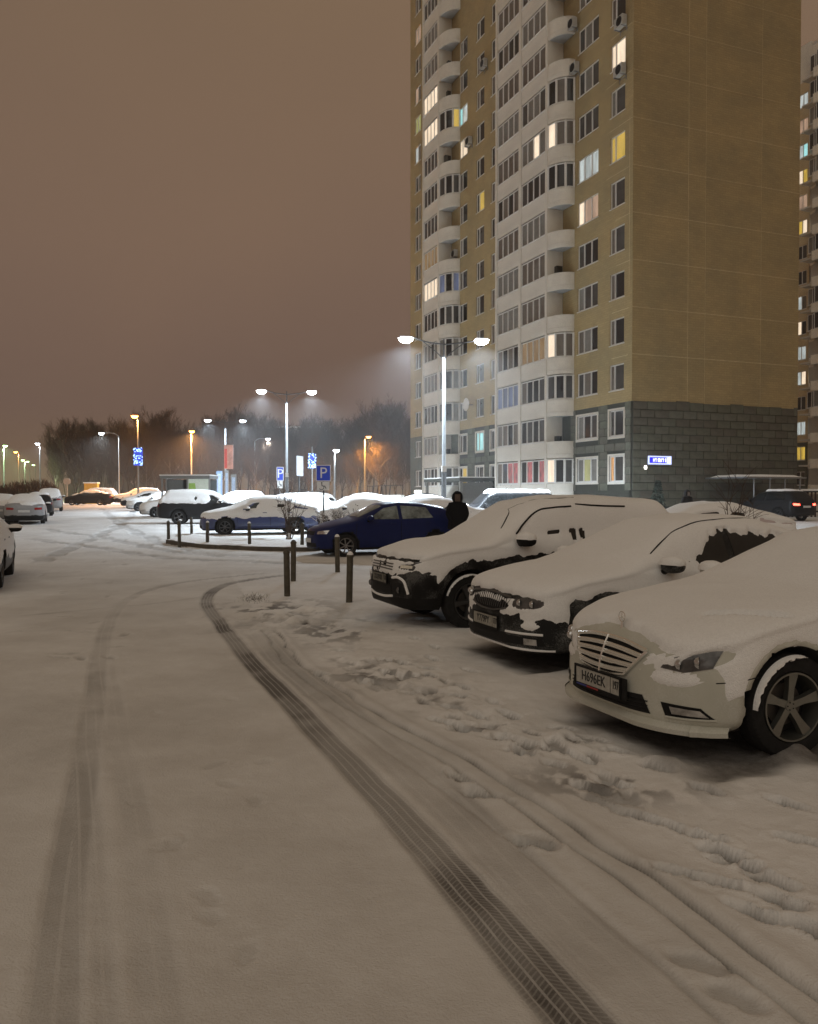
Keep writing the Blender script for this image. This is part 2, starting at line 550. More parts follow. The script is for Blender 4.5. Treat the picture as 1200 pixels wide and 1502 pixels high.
gm = bpy.data.materials.new('packed_snow')
gm.use_nodes = True
nt = gm.node_tree
b = nt.nodes['Principled BSDF']
def nd(t, **kw):
    n = nt.nodes.new(t)
    for k_, v_ in kw.items():
        n.inputs[k_].default_value = v_
    return n
tc = nd('ShaderNodeTexCoord')
aw = nd('ShaderNodeAttribute'); aw.attribute_name = 'wear_shade'
al = nd('ShaderNodeAttribute'); al.attribute_name = 'loose'
n1 = nd('ShaderNodeTexNoise', Scale=0.8, Detail=8.0, Roughness=0.7)
n2 = nd('ShaderNodeTexNoise', Scale=14.0, Detail=6.0, Roughness=0.7)
n3 = nd('ShaderNodeTexNoise', Scale=95.0, Detail=3.0, Roughness=0.6)
for n_ in (n1, n2, n3):
    nt.links.new(tc.outputs['Object'], n_.inputs['Vector'])
base = nd('ShaderNodeMix'); base.data_type = 'RGBA'
base.inputs['A'].default_value = (0.71, 0.70, 0.675, 1)
base.inputs['B'].default_value = (0.80, 0.795, 0.78, 1)
nt.links.new(al.outputs['Fac'], base.inputs['Factor'])
r1 = nd('ShaderNodeValToRGB')
r1.color_ramp.elements[0].position, r1.color_ramp.elements[0].color = 0.3, (0.84, 0.82, 0.80, 1)
r1.color_ramp.elements[1].position, r1.color_ramp.elements[1].color = 0.65, (1.06, 1.06, 1.06, 1)
nt.links.new(n1.outputs['Fac'], r1.inputs[0])
mu = nd('ShaderNodeMix'); mu.data_type = 'RGBA'; mu.blend_type = 'MULTIPLY'; mu.inputs['Factor'].default_value = 1
nt.links.new(base.outputs['Result'], mu.inputs['A'])
nt.links.new(r1.outputs[0], mu.inputs['B'])
wm = nd('ShaderNodeMath'); wm.operation = 'MULTIPLY_ADD'
nt.links.new(n2.outputs['Fac'], wm.inputs[0]); wm.inputs[1].default_value = 0.5; wm.inputs[2].default_value = 0.75
wn = nd('ShaderNodeMath'); wn.operation = 'MULTIPLY'; wn.use_clamp = True
nt.links.new(aw.outputs['Fac'], wn.inputs[0]); nt.links.new(wm.outputs[0], wn.inputs[1])
# tyre tread: ribs along the track, blocks across it
ats, atr, ata = nd('ShaderNodeAttribute'), nd('ShaderNodeAttribute'), nd('ShaderNodeAttribute')
ats.attribute_name, atr.attribute_name, ata.attribute_name = 'tread_side', 'tread_run', 'tread_amount'
def mth(op, a, b_=None, clamp=False):
    n = nt.nodes.new('ShaderNodeMath'); n.operation = op; n.use_clamp = clamp
    for i, v in enumerate((a, b_)):
        if v is None: continue
        if isinstance(v, (int, float)): n.inputs[i].default_value = v
        else: nt.links.new(v, n.inputs[i])
    return n.outputs[0]
rib = mth('PINGPONG', mth('ADD', ats.outputs['Fac'], 10.0), 0.5)
rib = mth('LESS_THAN', rib, 0.10)
absd = mth('ABSOLUTE', ats.outputs['Fac'])
ph = mth('ADD', mth('MULTIPLY', atr.outputs['Fac'], 1 / 0.028), mth('MULTIPLY', absd, 1.3))
blk = mth('GREATER_THAN', mth('PINGPONG', ph, 0.5), 0.33)
gap = mth('MAXIMUM', mth('MULTIPLY', rib, 1.3), mth('MULTIPLY', blk, 0.55))
gap = mth('MULTIPLY', mth('MULTIPLY', gap, ata.outputs['Fac']), mth('MULTIPLY', n2.outputs['Fac'], 1.9))
tfac = mth('SUBTRACT', 1.0, gap, True)
dm = nd('ShaderNodeMix'); dm.data_type = 'RGBA'
dm.inputs['B'].default_value = (0.115, 0.105, 0.095, 1)
nt.links.new(mth('MULTIPLY', wn.outputs[0], tfac), dm.inputs['Factor'])
nt.links.new(mu.outputs['Result'], dm.inputs['A'])
nt.links.new(dm.outputs['Result'], b.inputs['Base Color'])
b.inputs['Roughness'].default_value = 0.85
b.inputs['Specular IOR Level'].default_value = 0.2
ad = nd('ShaderNodeMath'); ad.operation = 'MULTIPLY_ADD'
nt.links.new(n2.outputs['Fac'], ad.inputs[0]); ad.inputs[1].default_value = 1.5
nt.links.new(n3.outputs['Fac'], ad.inputs[2])
bp = nd('ShaderNodeBump', Strength=0.75, Distance=0.008)
nt.links.new(ad.outputs[0], bp.inputs['Height'])
nt.links.new(bp.outputs[0], b.inputs['Normal'])
me.materials.append(gm)
MATS['packed_snow'] = gm
kind(link('ground', me), 'structure')

# ------------------------------------------------------------------ kerbed snowy island behind the driveway
M_kerb = mat('kerb_concrete', (0.085, 0.07, 0.05), 0.9, var=0.35, vscale=6, bump=0.3)
kp = [(243, 797), (262, 800), (300, 804.5), (350, 807), (400, 808.5), (455, 809), (480, 806), (500, 800)]
kerb_pts = spline([tuple(at(a, b_))[:2] for a, b_ in kp], 6)
mk, ms = MB(), MB()
for (a, c) in zip(kerb_pts[:-1], kerb_pts[1:]):
    za, zc_ = float(gz(0, a[1])), float(gz(0, c[1]))
    vs = []
    for (p_, z_) in ((a, za), (c, zc_)):
        vs += [(p_[0], p_[1], z_ - 0.1), (p_[0], p_[1], z_ + 0.12), (p_[0], p_[1] + 0.15, z_ + 0.12), (p_[0], p_[1] + 0.15, z_ - 0.1)]
    mk.add(vs, [(0, 4, 5, 1), (1, 5, 6, 2), (2, 6, 7, 3)])
kind(mk.obj('kerb', M_kerb), 'structure')
xs_ = [p_[0] for p_ in kerb_pts]
ysf = [p_[1] for p_ in kerb_pts]
isl = MB()
nx_, ny_ = 90, 26
gx = np.linspace(xs_[0], xs_[-1], nx_)
fy = np.interp(gx, xs_, ysf)
vv = []
for j in range(ny_):
    t = j / (ny_ - 1)
    for i in range(nx_):
        yy = fy[i] + 0.02 + t * 3.6
        zz = float(gz(0, yy)) + 0.135 + 0.03 * float(fbm(gx[i] * 1.5, yy * 1.5, 0, 12, 3)) - (0.16 if t > 0.97 else 0)
        if j == 0:
            zz -= 0.015
        vv.append((gx[i], yy, zz))
isl.add(vv, [(j * nx_ + i, j * nx_ + i + 1, (j + 1) * nx_ + i + 1, (j + 1) * nx_ + i) for j in range(ny_ - 1) for i in range(nx_ - 1)])
kind(isl.obj('snowy_kerb_island', M_snow, smooth=True), 'structure')

# ------------------------------------------------------------------ vehicles
def curve(keys, sm=0.06):
    xs, vs = [k[0] for k in keys], [k[1] for k in keys]
    g = np.linspace(xs[0] - 0.5, xs[-1] + 0.5, 900)
    v = np.interp(g, xs, vs)
    st = g[1] - g[0]
    n = max(1, int(sm / st))
    ker = np.hanning(2 * n + 3)
    ker /= ker.sum()
    v2 = np.convolve(np.pad(v, n + 1, mode='edge'), ker, mode='valid')
    return lambda x: np.interp(x, g, v2)

def dusted(m, amount):
    """thin patchy dusting of snow and road salt on a car's paint"""
    nt = m.node_tree
    b = nt.nodes['Principled BSDF']
    tc = nt.nodes.new('ShaderNodeTexCoord')
    a1, a2 = nt.nodes.new('ShaderNodeTexNoise'), nt.nodes.new('ShaderNodeTexNoise')
    a1.inputs['Scale'].default_value, a2.inputs['Scale'].default_value = 110, 4.5
    a1.inputs['Detail'].default_value, a2.inputs['Detail'].default_value = 4, 5
    for n in (a1, a2):
        nt.links.new(tc.outputs['Object'], n.inputs['Vector'])
    mu = nt.nodes.new('ShaderNodeMath'); mu.operation = 'MULTIPLY'
    nt.links.new(a1.outputs['Fac'], mu.inputs[0]); nt.links.new(a2.outputs['Fac'], mu.inputs[1])
    mr = nt.nodes.new('ShaderNodeMapRange')
    mr.inputs['From Min'].default_value, mr.inputs['From Max'].default_value = 0.25, 0.42
    mr.inputs['To Max'].default_value = amount
    nt.links.new(mu.outputs[0], mr.inputs['Value'])
    mx = nt.nodes.new('ShaderNodeMix'); mx.data_type = 'RGBA'
    src = b.inputs['Base Color'].links[0].from_socket
    nt.links.new(src, mx.inputs['A'])
    mx.inputs['B'].default_value = (.7, .7, .68, 1)
    nt.links.new(mr.outputs['Result'], mx.inputs['Factor'])
    nt.links.new(mx.outputs['Result'], b.inputs['Base Color'])

SPEC = {
 'saloon': dict(L=4.87, W=0.925, rw=0.34, wx=(0.86, 3.72), top=[(0, .44), (.015, .56), (.07, .70), (.2, .79), (.6, .90), (1.25, 1.00), (1.45, 1.04), (2.25, 1.40), (2.75, 1.46), (3.3, 1.42), (4.15, 1.12), (4.5, 1.09), (4.75, 1.04), (4.87, .8)],
      sh=[(0, .44), (.05, .54), (.2, .64), (.6, .79), (1.3, .90), (2.5, .95), (3.8, .98), (4.5, .97), (4.87, .75)], bot=[(0, .36), (.03, .24), (.1, .19), (1.3, .19), (3.9, .2), (4.75, .24), (4.87, .42)], nose=0.62, pn=2.3, tail=0.5, tumble=0.24),
 'liftback': dict(L=4.66, W=0.905, rw=0.33, wx=(0.88, 3.55), top=[(0, .46), (.015, .60), (.06, .74), (.2, .84), (.6, .93), (1.02, 1.00), (1.2, 1.06), (2.0, 1.41), (2.45, 1.47), (3.0, 1.45), (4.2, 1.14), (4.5, 1.08), (4.66, .8)],
      sh=[(0, .46), (.05, .58), (.2, .70), (.6, .82), (1.3, .91), (2.5, .95), (3.8, .98), (4.4, .97), (4.66, .75)], bot=[(0, .34), (.03, .24), (.1, .19), (1.3, .19), (3.8, .2), (4.55, .25), (4.66, .42)], nose=0.50, pn=2.5, tail=0.45, tumble=0.24),
 'suv': dict(L=4.68, W=0.91, rw=0.36, wx=(0.92, 3.58), top=[(0, .56), (.015, .74), (.05, .88), (.16, .97), (.5, 1.06), (1.1, 1.13), (1.25, 1.17), (1.98, 1.60), (2.4, 1.68), (3.2, 1.69), (4.1, 1.64), (4.45, 1.28), (4.6, 1.1), (4.68, .8)],
      sh=[(0, .56), (.05, .72), (.2, .84), (.6, .95), (1.3, 1.02), (2.5, 1.06), (3.8, 1.10), (4.4, 1.10), (4.68, .8)], bot=[(0, .42), (.03, .32), (.1, .27), (1.3, .25), (3.8, .26), (4.55, .34), (4.68, .5)], nose=0.48, pn=2.6, tail=0.35, tumble=0.20),
 'hatch': dict(L=4.15, W=0.85, rw=0.31, wx=(0.80, 3.37), top=[(0, .46), (.02, .60), (.08, .74), (.25, .83), (.7, .95), (.95, 1.00), (1.1, 1.04), (1.95, 1.42), (2.4, 1.475), (3.1, 1.44), (3.75, 1.33), (4.02, 1.02), (4.1, .9), (4.15, .7)],
      sh=[(0, .46), (.06, .58), (.2, .66), (.6, .80), (1.2, .90), (2.5, .97), (3.6, 1.02), (3.95, 1.0), (4.15, .7)], bot=[(0, .34), (.03, .24), (.1, .19), (1.3, .19), (3.5, .2), (4.05, .28), (4.15, .45)], nose=0.55, pn=2.3, tail=0.40, tumble=0.24),
 'van': dict(L=4.9, W=0.95, rw=0.34, wx=(0.95, 3.9), top=[(0, .6), (.02, .8), (.1, .98), (.6, 1.12), (.75, 1.18), (1.35, 1.75), (1.7, 1.9), (4.6, 1.9), (4.8, 1.7), (4.88, 1.2), (4.9, .9)],
      sh=[(0, .6), (.06, .75), (.2, .9), (.6, 1.0), (1.2, 1.08), (4.6, 1.12), (4.9, .85)], bot=[(0, .42), (.03, .3), (.1, .26), (4.7, .28), (4.9, .5)], nose=0.5, pn=2.8, tail=0.22, tumble=0.12),
}

class Body:
    """one closed car shell as a grid: stations along x, ring from keel over the side to the roof"""
    def __init__(s, key, du=0.05, nj=(3, 13, 22)):
        sp = SPEC[key]
        s.sp = sp
        L, W = sp['L'], sp['W']
        top, sh, bot = curve(sp['top'], 0.07), curve(sp['sh'], 0.10), curve(sp['bot'], 0.05)
        n0 = int(0.7 / du)
        a = 0.5 * (np.linspace(0, 1, n0) ** 2.3)
        b_ = np.arange(0.5 + du, L - 0.35, du)
        c = L - 0.35 * (np.linspace(1, 0, int(0.55 / du)) ** 2.2)
        xs = np.concatenate([a, b_, c])
        xs[0] += 1e-4
        xs[-1] -= 1e-4
        fw = (1 - (1 - np.clip(xs / sp['nose'], 0, 1)) ** sp['pn']) ** (1 / sp['pn'])
        fr = (1 - (1 - np.clip((L - xs) / sp['tail'], 0, 1)) ** 2.5) ** (1 / 2.5)
        w = W * fw * fr * (0.965 + 0.035 * np.sin(np.clip(xs / L, 0, 1) * math.pi))
        # sharp curves at the very nose and tail: plain interpolation keeps the faces upright
        kx, kt = [k[0] for k in sp['top']], [k[1] for k in sp['top']]
        zt = np.where(xs < 0.12, np.interp(xs, kx, kt), top(xs))
        zt = np.where((xs >= 0.12) & (xs < 0.3), zt, zt)
        zs, zb = np.minimum(sh(xs), zt - 0.01), bot(xs)
        g = np.clip((zt - sh(xs) - 0.16) / 0.25, 0, 1)
        rings = []
        for i in range(len(xs)):
            pts = []
            for k in range(nj[0]):
                pts.append((w[i] * 0.88 * k / nj[0], zb[i]))
            for k in range(nj[1]):
                f = k / (nj[1] - 1)
                e = 0.90 + 0.10 * (1 - (1 - min(1, f / 0.16)) ** 2) if f < 0.16 else 1.0
                sl = 1 - 0.05 * ((0.42 - f) / 0.42) ** 2 if f < 0.42 else 1 - 0.045 * ((f - 0.42) / 0.58) ** 2
                pts.append((w[i] * e * sl, zb[i] + (zs[i] - zb[i]) * f))
            yt = w[i] * 0.955
            nn = 2.3 + 2.2 * g[i]
            for k in range(1, nj[2] + 1):
                # even spacing on the superellipse
                th = (k / nj[2]) * math.pi / 2
                cc, ss = max(math.cos(th), 0), math.sin(th)
                y_, z_ = cc ** (2 / nn), ss ** (2 / nn)
                inset = 1 - 0.05 * g[i] * min(1, z_ * 6)
                pts.append((yt * y_ * inset * (1 - sp['tumble'] * g[i] * z_), zs[i] + (zt[i] - zs[i]) * z_))
            rings.append(pts)
        P = np.array(rings)                       # station, ring, (y,z)
        nS, nR = P.shape[:2]
        full = np.zeros((nS, 2 * nR - 2, 3))
        full[:, :nR, 0] = xs[:, None]
        full[:, :nR, 1] = -P[:, :, 0]             # near side is -y
        full[:, :nR, 2] = P[:, :, 1]
        full[:, nR:, 0] = xs[:, None]
        full[:, nR:, 1] = P[:, nR - 2:0:-1, 0]
        full[:, nR:, 2] = P[:, nR - 2:0:-1, 1]
        s.G = full
        s.side_j = (nj[0], nj[0] + nj[1] + 2)
        s.nR = nR
        gx_ = np.gradient(full, axis=0)
        gr = (np.roll(full, -1, 1) - np.roll(full, 1, 1))
        N = np.cross(gr, gx_)
        N /= np.maximum(np.linalg.norm(N, axis=2, keepdims=True), 1e-9)
        cen = np.array([L / 2, 0, 0.8])
        if ((full - cen) * N).sum() < 0:
            N = -N
        s.N = N
        s.du = du
        nS, nC = full.shape[:2]
        s.faces = [(i * nC + j, (i + 1) * nC + j, (i + 1) * nC + (j + 1) % nC, i * nC + (j + 1) % nC) for i in range(nS - 1) for j in range(nC)]
        for i in (0, nS - 1):                     # close the nose and the tail
            for j in range(nR - 1):
                s.faces.append((i * nC + j, i * nC + j + 1, i * nC + (nC - j - 1) % nC, i * nC + (nC - j) % nC))
        s.faces = [tuple(dict.fromkeys(f)) for f in s.faces]
        s.faces = [f if len(f) == 4 else f for f in s.faces if len(f) >= 3]
        v = [Vector(p) for p in full.reshape(-1, 3)]
        s.bvh = BVHTree.FromPolygons(v, s.faces)
        # wheel arches pressed into the sides
        A = full.copy().reshape(-1, 3)
        well = np.zeros(len(A), bool)
        rw = sp['rw']
        Ra = rw + 0.055
        for wx in sp['wx']:
            d = np.hypot(A[:, 0] - wx, A[:, 2] - rw)
            side = (np.abs(A[:, 1]) > 0.60 * W) & (A[:, 2] < sp['rw'] + Ra + 0.1)
            tol = 0.55 * du
            ring = side & (np.abs(d - Ra) < tol)
            A[ring, 0] = wx + (A[ring, 0] - wx) * Ra / d[ring]
            A[ring, 2] = rw + (A[ring, 2] - rw) * Ra / d[ring]
            ins = side & (d <= Ra - tol)
            A[ins, 1] -= np.sign(A[ins, 1]) * 0.30
            well |= ins
        s.A, s.well = A, well

    def mesh(s, paint, lower=None, lower_z=0.0):
        me = bpy.data.meshes.new('body')
        me.from_pydata([tuple(p) for p in s.A], [], s.faces)
        me.materials.append(paint)
        me.materials.append(M_well)
        me.materials.append(lower or paint)
        fa = np.array([f if len(f) == 4 else f + (f[-1],) for f in s.faces])
        mi = np.where(s.well[fa].any(1), 1, np.where(s.A[fa][:, :, 2].mean(1) < lower_z, 2, 0))
        me.polygons.foreach_set('material_index', mi)
        me.polygons.foreach_set('use_smooth', [True] * len(fa))
        me.update()
        bm = bmesh.new(); bm.from_mesh(me)
        bmesh.ops.recalc_face_normals(bm, faces=bm.faces)
        bm.to_mesh(me); bm.free()
        return me

    def ray(s, o, d):
        h = s.bvh.ray_cast(Vector(o), Vector(d))
        return (h[0], h[1]) if h[0] is not None else (None, None)

    def onto(s, mode, a, b_, side=-1, off=0.006):
        if mode == 'front':
            p, n = s.ray((-2, a, b_), (1, 0, 0))
            if p is not None and p.x > 2.6:
                p = None
        elif mode == 'rear':
            p, n = s.ray((9, a, b_), (-1, 0, 0))
        elif mode == 'side':
            p, n = s.ray((a, side * 3, b_), (0, -side, 0))
        else:
            p, n = s.ray((a, b_, 4), (0, 0, -1))
        if p is None:
            if mode == 'front' and abs(a) < 0.9:      # below the shell: nearest point of the nose
                q = s.bvh.find_nearest(Vector((0.02, a, b_)))
                p, n = q[0], q[1]
            else:
                return None
        dirv = {'front': Vector((-1, 0, 0)), 'rear': Vector((1, 0, 0)), 'side': Vector((0, side, 0)), 'top': Vector((0, 0, 1))}[mode]
        if n.dot(dirv) < 0:
            n = -n
        return p + n * off

    def patch(s, mb, mode, lo, hi, nu=12, nv=6, side=-1, off=0.006, m=0):
        def ev(pl, t):
            pl = [np.array(q, float) for q in pl]
            L = [0]
            for a, b_ in zip(pl[:-1], pl[1:]):
                L.append(L[-1] + np.linalg.norm(b_ - a))
            k = t * L[-1]
            for i in range(len(pl) - 1):
                if k <= L[i + 1] + 1e-9:
                    f = (k - L[i]) / max(L[i + 1] - L[i], 1e-9)
                    return pl[i] * (1 - f) + pl[i + 1] * f
            return pl[-1]
        vs, ok = [], []
        for j in range(nv + 1):
            for i in range(nu + 1):
                p = ev(lo, i / nu) * (1 - j / nv) + ev(hi, i / nu) * (j / nv)
                h = s.onto(mode, p[0], p[1], side, off)
                ok.append(h is not None)
                vs.append(h if h is not None else Vector((0, 0, -5)))
        fs = []
        for j in range(nv):
            for i in range(nu):
                q = (j * (nu + 1) + i, j * (nu + 1) + i + 1, (j + 1) * (nu + 1) + i + 1, (j + 1) * (nu + 1) + i)
                if all(ok[k] for k in q):
                    fs.append(q)
        used = sorted({k for f in fs for k in f})
        mp = {k: i for i, k in enumerate(used)}
        if fs:
            mb.add([vs[k] for k in used], [tuple(mp[k] for k in f) for f in fs], m)
        return mb

    def strip(s, mb, mode, pts, rad, side=-1, off=0.004, n=6, sub=6, m=0):
        P = []
        for (a, b_) in spline(pts, sub) if len(pts) > 2 else [tuple(np.array(pts[0]) * (1 - t) + np.array(pts[1]) * t) for t in np.linspace(0, 1, sub + 1)]:
            h = s.onto(mode, a, b_, side, off)
            if h is not None:
                P.append(h)
        if len(P) > 1:
            mb.tube(P, rad, n, m)
        return mb

    def snow(s, cover, seed=0, T=0.045, side_T=0.014):
        """a snow shell lifted off the body where cover(x,y,z,nz,noise..) is positive"""
        P = s.G.reshape(-1, 3)
        N = s.N.reshape(-1, 3)
        x, y, z, nz = P[:, 0], P[:, 1], P[:, 2], N[:, 2]
        c = cover(x, y, z, nz, seed) + 0.09 * fbm(x * 24, y * 24, z * 24, seed + 5, 2) * (s.du < .05)
        up = np.clip(nz, 0, 1)
        lum = fbm(x * 3, y * 3, z * 3, seed + 9, 3)
        tmax = side_T + (T - side_T) * sstep(0.25, 0.9, up) * (1 + 0.25 * lum)
        t = np.clip(c, -1, 1)
        th = np.where(t > 0, tmax * sstep(0, 0.30, t) + 0.004 * np.clip(lum, 0, 1) * (t > 0.2), -0.012 * sstep(0, -0.15, t) - 0.001)
        th = np.where(s.well, -0.02, th)
        Q = P + N * th[:, None]
        fa = np.array([f for f in s.faces if len(f) == 4])
        keep = (th[fa] > -0.003).any(1) & ~(s.well[fa].any(1))
        fa = fa[keep]
        us, inv = np.unique(fa, return_inverse=True)
        me = bpy.data.meshes.new('snow_cover')
        me.from_pydata([tuple(p) for p in Q[us]], [], [tuple(f) for f in inv.reshape(-1, 4)])
        me.materials.append(M_snow)
        me.polygons.foreach_set('use_smooth', [True] * len(me.polygons))
        bm = bmesh.new(); bm.from_mesh(me)
        bmesh.ops.recalc_face_normals(bm, faces=bm.faces)
        bm.to_mesh(me); bm.free()
        return me

def spiky(x, z, seed, f=22):
    return 0.6 * vnoise(x * f, z * 2.5, 0, seed) + 0.5 * vnoise(x * 4, z * 3, 0, seed + 1)

_wheel = {}
def wheel_meshes(rw, spokes, alloy, wd=0.21, hi=True):
    k = (rw, spokes, alloy.name)
    if k in _wheel:
        return _wheel[k]
    rr = rw * 0.66
    n = 40 if hi else 20
    t = MB()
    h = wd / 2
    t.lathe([(rr, -h * 0.80), (rr + 0.012, -h * 0.95), (rw * 0.82, -h * 1.0), (rw * 0.95, -h * 0.93), (rw * 0.995, -h * 0.7), (rw, 0), (rw * 0.995, h * 0.7), (rw * 0.95, h * 0.93), (rr, h)], n, 'y')
    if hi:
        for i in range(60):
            a = 2 * math.pi * i / 60
            ca, sa = math.cos(a), math.sin(a)
            q = []
            for (r_, hh) in ((rw * 0.93, -h * 1.0), (rw * 1.012, -h * 0.6)):
                for da in (-0.02, 0.02):
                    q.append((r_ * math.cos(a + da), hh, r_ * math.sin(a + da)))
            t.add(q, [(0, 1, 3, 2)])
    r = MB()
    r.lathe([(rr * 1.01, -h * 0.86), (rr * 1.0, -h * 0.98), (rr * 0.95, -h * 0.98), (rr * 0.91, -h * 0.6), (rr * 0.89, h * 0.3)], n, 'y')
    r.lathe([(0.001, -h * 0.72), (rr * 0.16, -h * 0.70), (rr * 0.19, -h * 0.5), (rr * 0.19, -h * 0.1)], 20, 'y')
    for i in range(spokes):
        a = 2 * math.pi * (i + 0.25) / spokes
        ws, we = (rr * 0.13, rr * 0.20) if spokes <= 6 else (rr * 0.075, rr * 0.085)
        ring = []
        for (r_, hw, yo, yi) in ((rr * 0.12, ws, -h * 0.66, -h * 0.3), (rr * 0.5, ws * 0.95, -h * 0.72, -h * 0.38), (rr * 0.94, we, -h * 0.86, -h * 0.5)):
            for (sx, yy) in ((-hw, yi), (-hw * 0.8, yo), (hw * 0.8, yo), (hw, yi)):
                ring.append((r_ * math.cos(a) - sx * math.sin(a), yy, r_ * math.sin(a) + sx * math.cos(a)))
        r.add(ring, [(b0 + k0, b0 + (k0 + 1) % 4, b0 + 4 + (k0 + 1) % 4, b0 + 4 + k0) for b0 in (0, 4) for k0 in range(4)])
    for i in range(5):
        a = 2 * math.pi * (i + .5) / 5
        r.tube([(rr * .11 * math.cos(a), -h * .74, rr * .11 * math.sin(a)), (rr * .11 * math.cos(a), -h * .6, rr * .11 * math.sin(a))], rr * 0.022, 6, 1)
    d = MB()
    d.lathe([(0.001, -h * 0.05), (rr * 0.62, -h * 0.05), (rr * 0.62, h * .1)], 24, 'y')
    d.lathe([(0.001, h * 0.35), (rr * 0.9, h * 0.35)], 24, 'y', m=1)
    out = (t.mesh('tyre', M_rubber, True), r.mesh('rim', [alloy, M_black], True), d.mesh('brake_disc', [mat('brake_steel', (0.10, 0.09, 0.08), 0.5, 0.6, var=0.3), M_well], True))
    _wheel[k] = out
    return out

def add_wheels(t, bd, spokes, alloy, hi=True, steer=0.0):
    rw = bd.sp['rw']
    ty, rm, ds = wheel_meshes(rw, spokes, alloy, hi=hi)
    for wx in bd.sp['wx']:
        for sd in (-1, 1):
            w = link('wheel', ty, t, (wx, sd * (bd.sp['W'] - 0.135), rw), (random.uniform(0, 0), random.uniform(0, 6), (steer if wx < 2 else 0) + (0 if sd < 0 else math.pi)))
            w.name = 'wheel'
            link('rim', rm, w)
            if hi and sd < 0:
                link('brake_disc', ds, w)

def side_windows(bd, t, segs, material, hi_trim=None, sides=(-1, 1), nu=10):
    """segs: list of (lower polyline, upper polyline) in x,z"""
    for sd in sides:
        for lo, hi in segs:
            bd.patch(MB(), 'side', lo, hi, 1, 1)
            m = MB()
            bd.patch(m, 'side', lo, hi, nu, 6, sd, 0.005)
            if m.f:
                m.obj('side_window', material, t, True)

def seam(bd, t, paths, side=-1, name='door_seam', rad=0.004):
    for pth in paths:
        m = MB()
        bd.strip(m, 'side', pth, rad, side, 0.0005, 4, 8)
        if m.f:
            m.obj(name, M_black, t)

def text_mesh(body, size, material, parent, loc, rot, name='plate_lettering', ext=0.002, sx=1.0, align='CENTER'):
    cu = bpy.data.curves.new(name, 'FONT')
    cu.body = body
    cu.size = size
    cu.extrude = ext
    cu.align_x = align
    cu.align_y = 'CENTER'
    cu.resolution_u = 3
    tmp = bpy.data.objects.new('tmp', cu)
    COL.objects.link(tmp)
    dg = bpy.context.evaluated_depsgraph_get()
    me_ = bpy.data.meshes.new_from_object(tmp.evaluated_get(dg))
    bpy.data.objects.remove(tmp)
    me_.transform(Matrix.Diagonal((sx, 1, 1, 1)))
    me_.materials.clear()
    me_.materials.append(material)
    o = link(name, me_, parent, loc, rot)
    return o

M_plate2 = mat('salted_plate', (0.40, 0.39, 0.35), 0.6, var=0.25, vscale=20)
def plate(bd, t, x, z, txt, region, tilt=0.0, flag=False, back=M_plate2):
    """front plate facing -x, centred; the lettering reads from the front"""
    pl = MB().box(-0.26, 0.26, -0.056, 0.056, -0.004, 0.004)
    bm_ = pl
    p = bm_.obj('licence_plate', back, t, loc=(x, 0, z), rot=(R(90) + tilt, 0, R(-90)))
    fr = MB()
    for (a, b_, c, d) in ((-.268, .268, .056, .066), (-.268, .268, -.075, -.056), (-.268, -.26, -.056, .056), (.26, .268, -.056, .056)):
        fr.box(a, b_, c, d, -0.006, 0.008)
    fr.box(.158, .161, -.056, .056, 0.003, 0.006)
    fr.obj('plate_frame', M_black, p)
    text_mesh(txt, 0.100, M_ink, p, (-0.045, 0.0, 0.006), (0, 0, 0), sx=0.86)
    text_mesh(region, 0.082, M_ink, p, (0.218, 0.006, 0.006), (0, 0, 0), sx=0.58)
    if flag:
        f = MB()
        f.box(-.25, -.12, -.072, -.060, 0.0082, 0.0095, 0)
        f.box(-.12, .02, -.072, -.060, 0.0082, 0.0095, 1)
        f.obj('plate_stripe', [mat('stripe_blue', (0.03, 0.04, 0.22), 0.5, var=.1), mat('stripe_red', (0.3, 0.02, 0.02), 0.5, var=.1)], p)
    return p

def mirror(bd, t, x, z, paint, snowy=True, s=1.0):
    for sd in (-1, 1):
        base = bd.onto('side', x, z, sd, 0.0)
        if base is None:
            continue
        m = MB()
        vs, n1, n2 = [], 14, 9
        for i in range(n2 + 1):
            ph = math.pi * i / n2 - math.pi / 2
            for j in range(n1):
                th = 2 * math.pi * j / n1
                cx = math.copysign(abs(math.cos(th)) ** 0.8, math.cos(th)) * math.cos(ph) ** 0.7 if math.cos(ph) > 1e-6 else 0
                cz = math.copysign(abs(math.sin(th)) ** 0.8, math.sin(th)) * (math.cos(ph) ** 0.7 if math.cos(ph) > 1e-6 else 0)
                vs.append((0.09 * s * cx + 0.0, 0.125 * s * math.sin(ph), 0.075 * s * cz))
        fs = [(i * n1 + j, i * n1 + (j + 1) % n1, (i + 1) * n1 + (j + 1) % n1, (i + 1) * n1 + j) for i in range(n2) for j in range(n1)]
        m.add(vs, fs)
        o = m.obj('mirror', paint, t, True, loc=(base.x, base.y + sd * 0.14 * s, base.z + 0.06), rot=(0, 0, R(-12) * sd))
        f = MB().tube([(0, -sd * 0.16 * s, -0.09), (0.0, -sd * 0.08 * s, -0.05), (0, 0, -0.02)], [0.035, 0.03, 0.03], 8)
        f.obj('mirror_foot', M_black, o, True)
        if snowy:
            sv = [(v[0] * 1.10 - 0.006, v[1] * 1.08, max(v[2], -0.005) * 1.12 + 0.012) for v in vs]
            keep = [f_ for f_ in fs if sum(vs[k][2] for k in f_) / 4 > -0.012 * s]
            MB().add(sv, keep).obj('mirror_snow', M_snow, o, True)

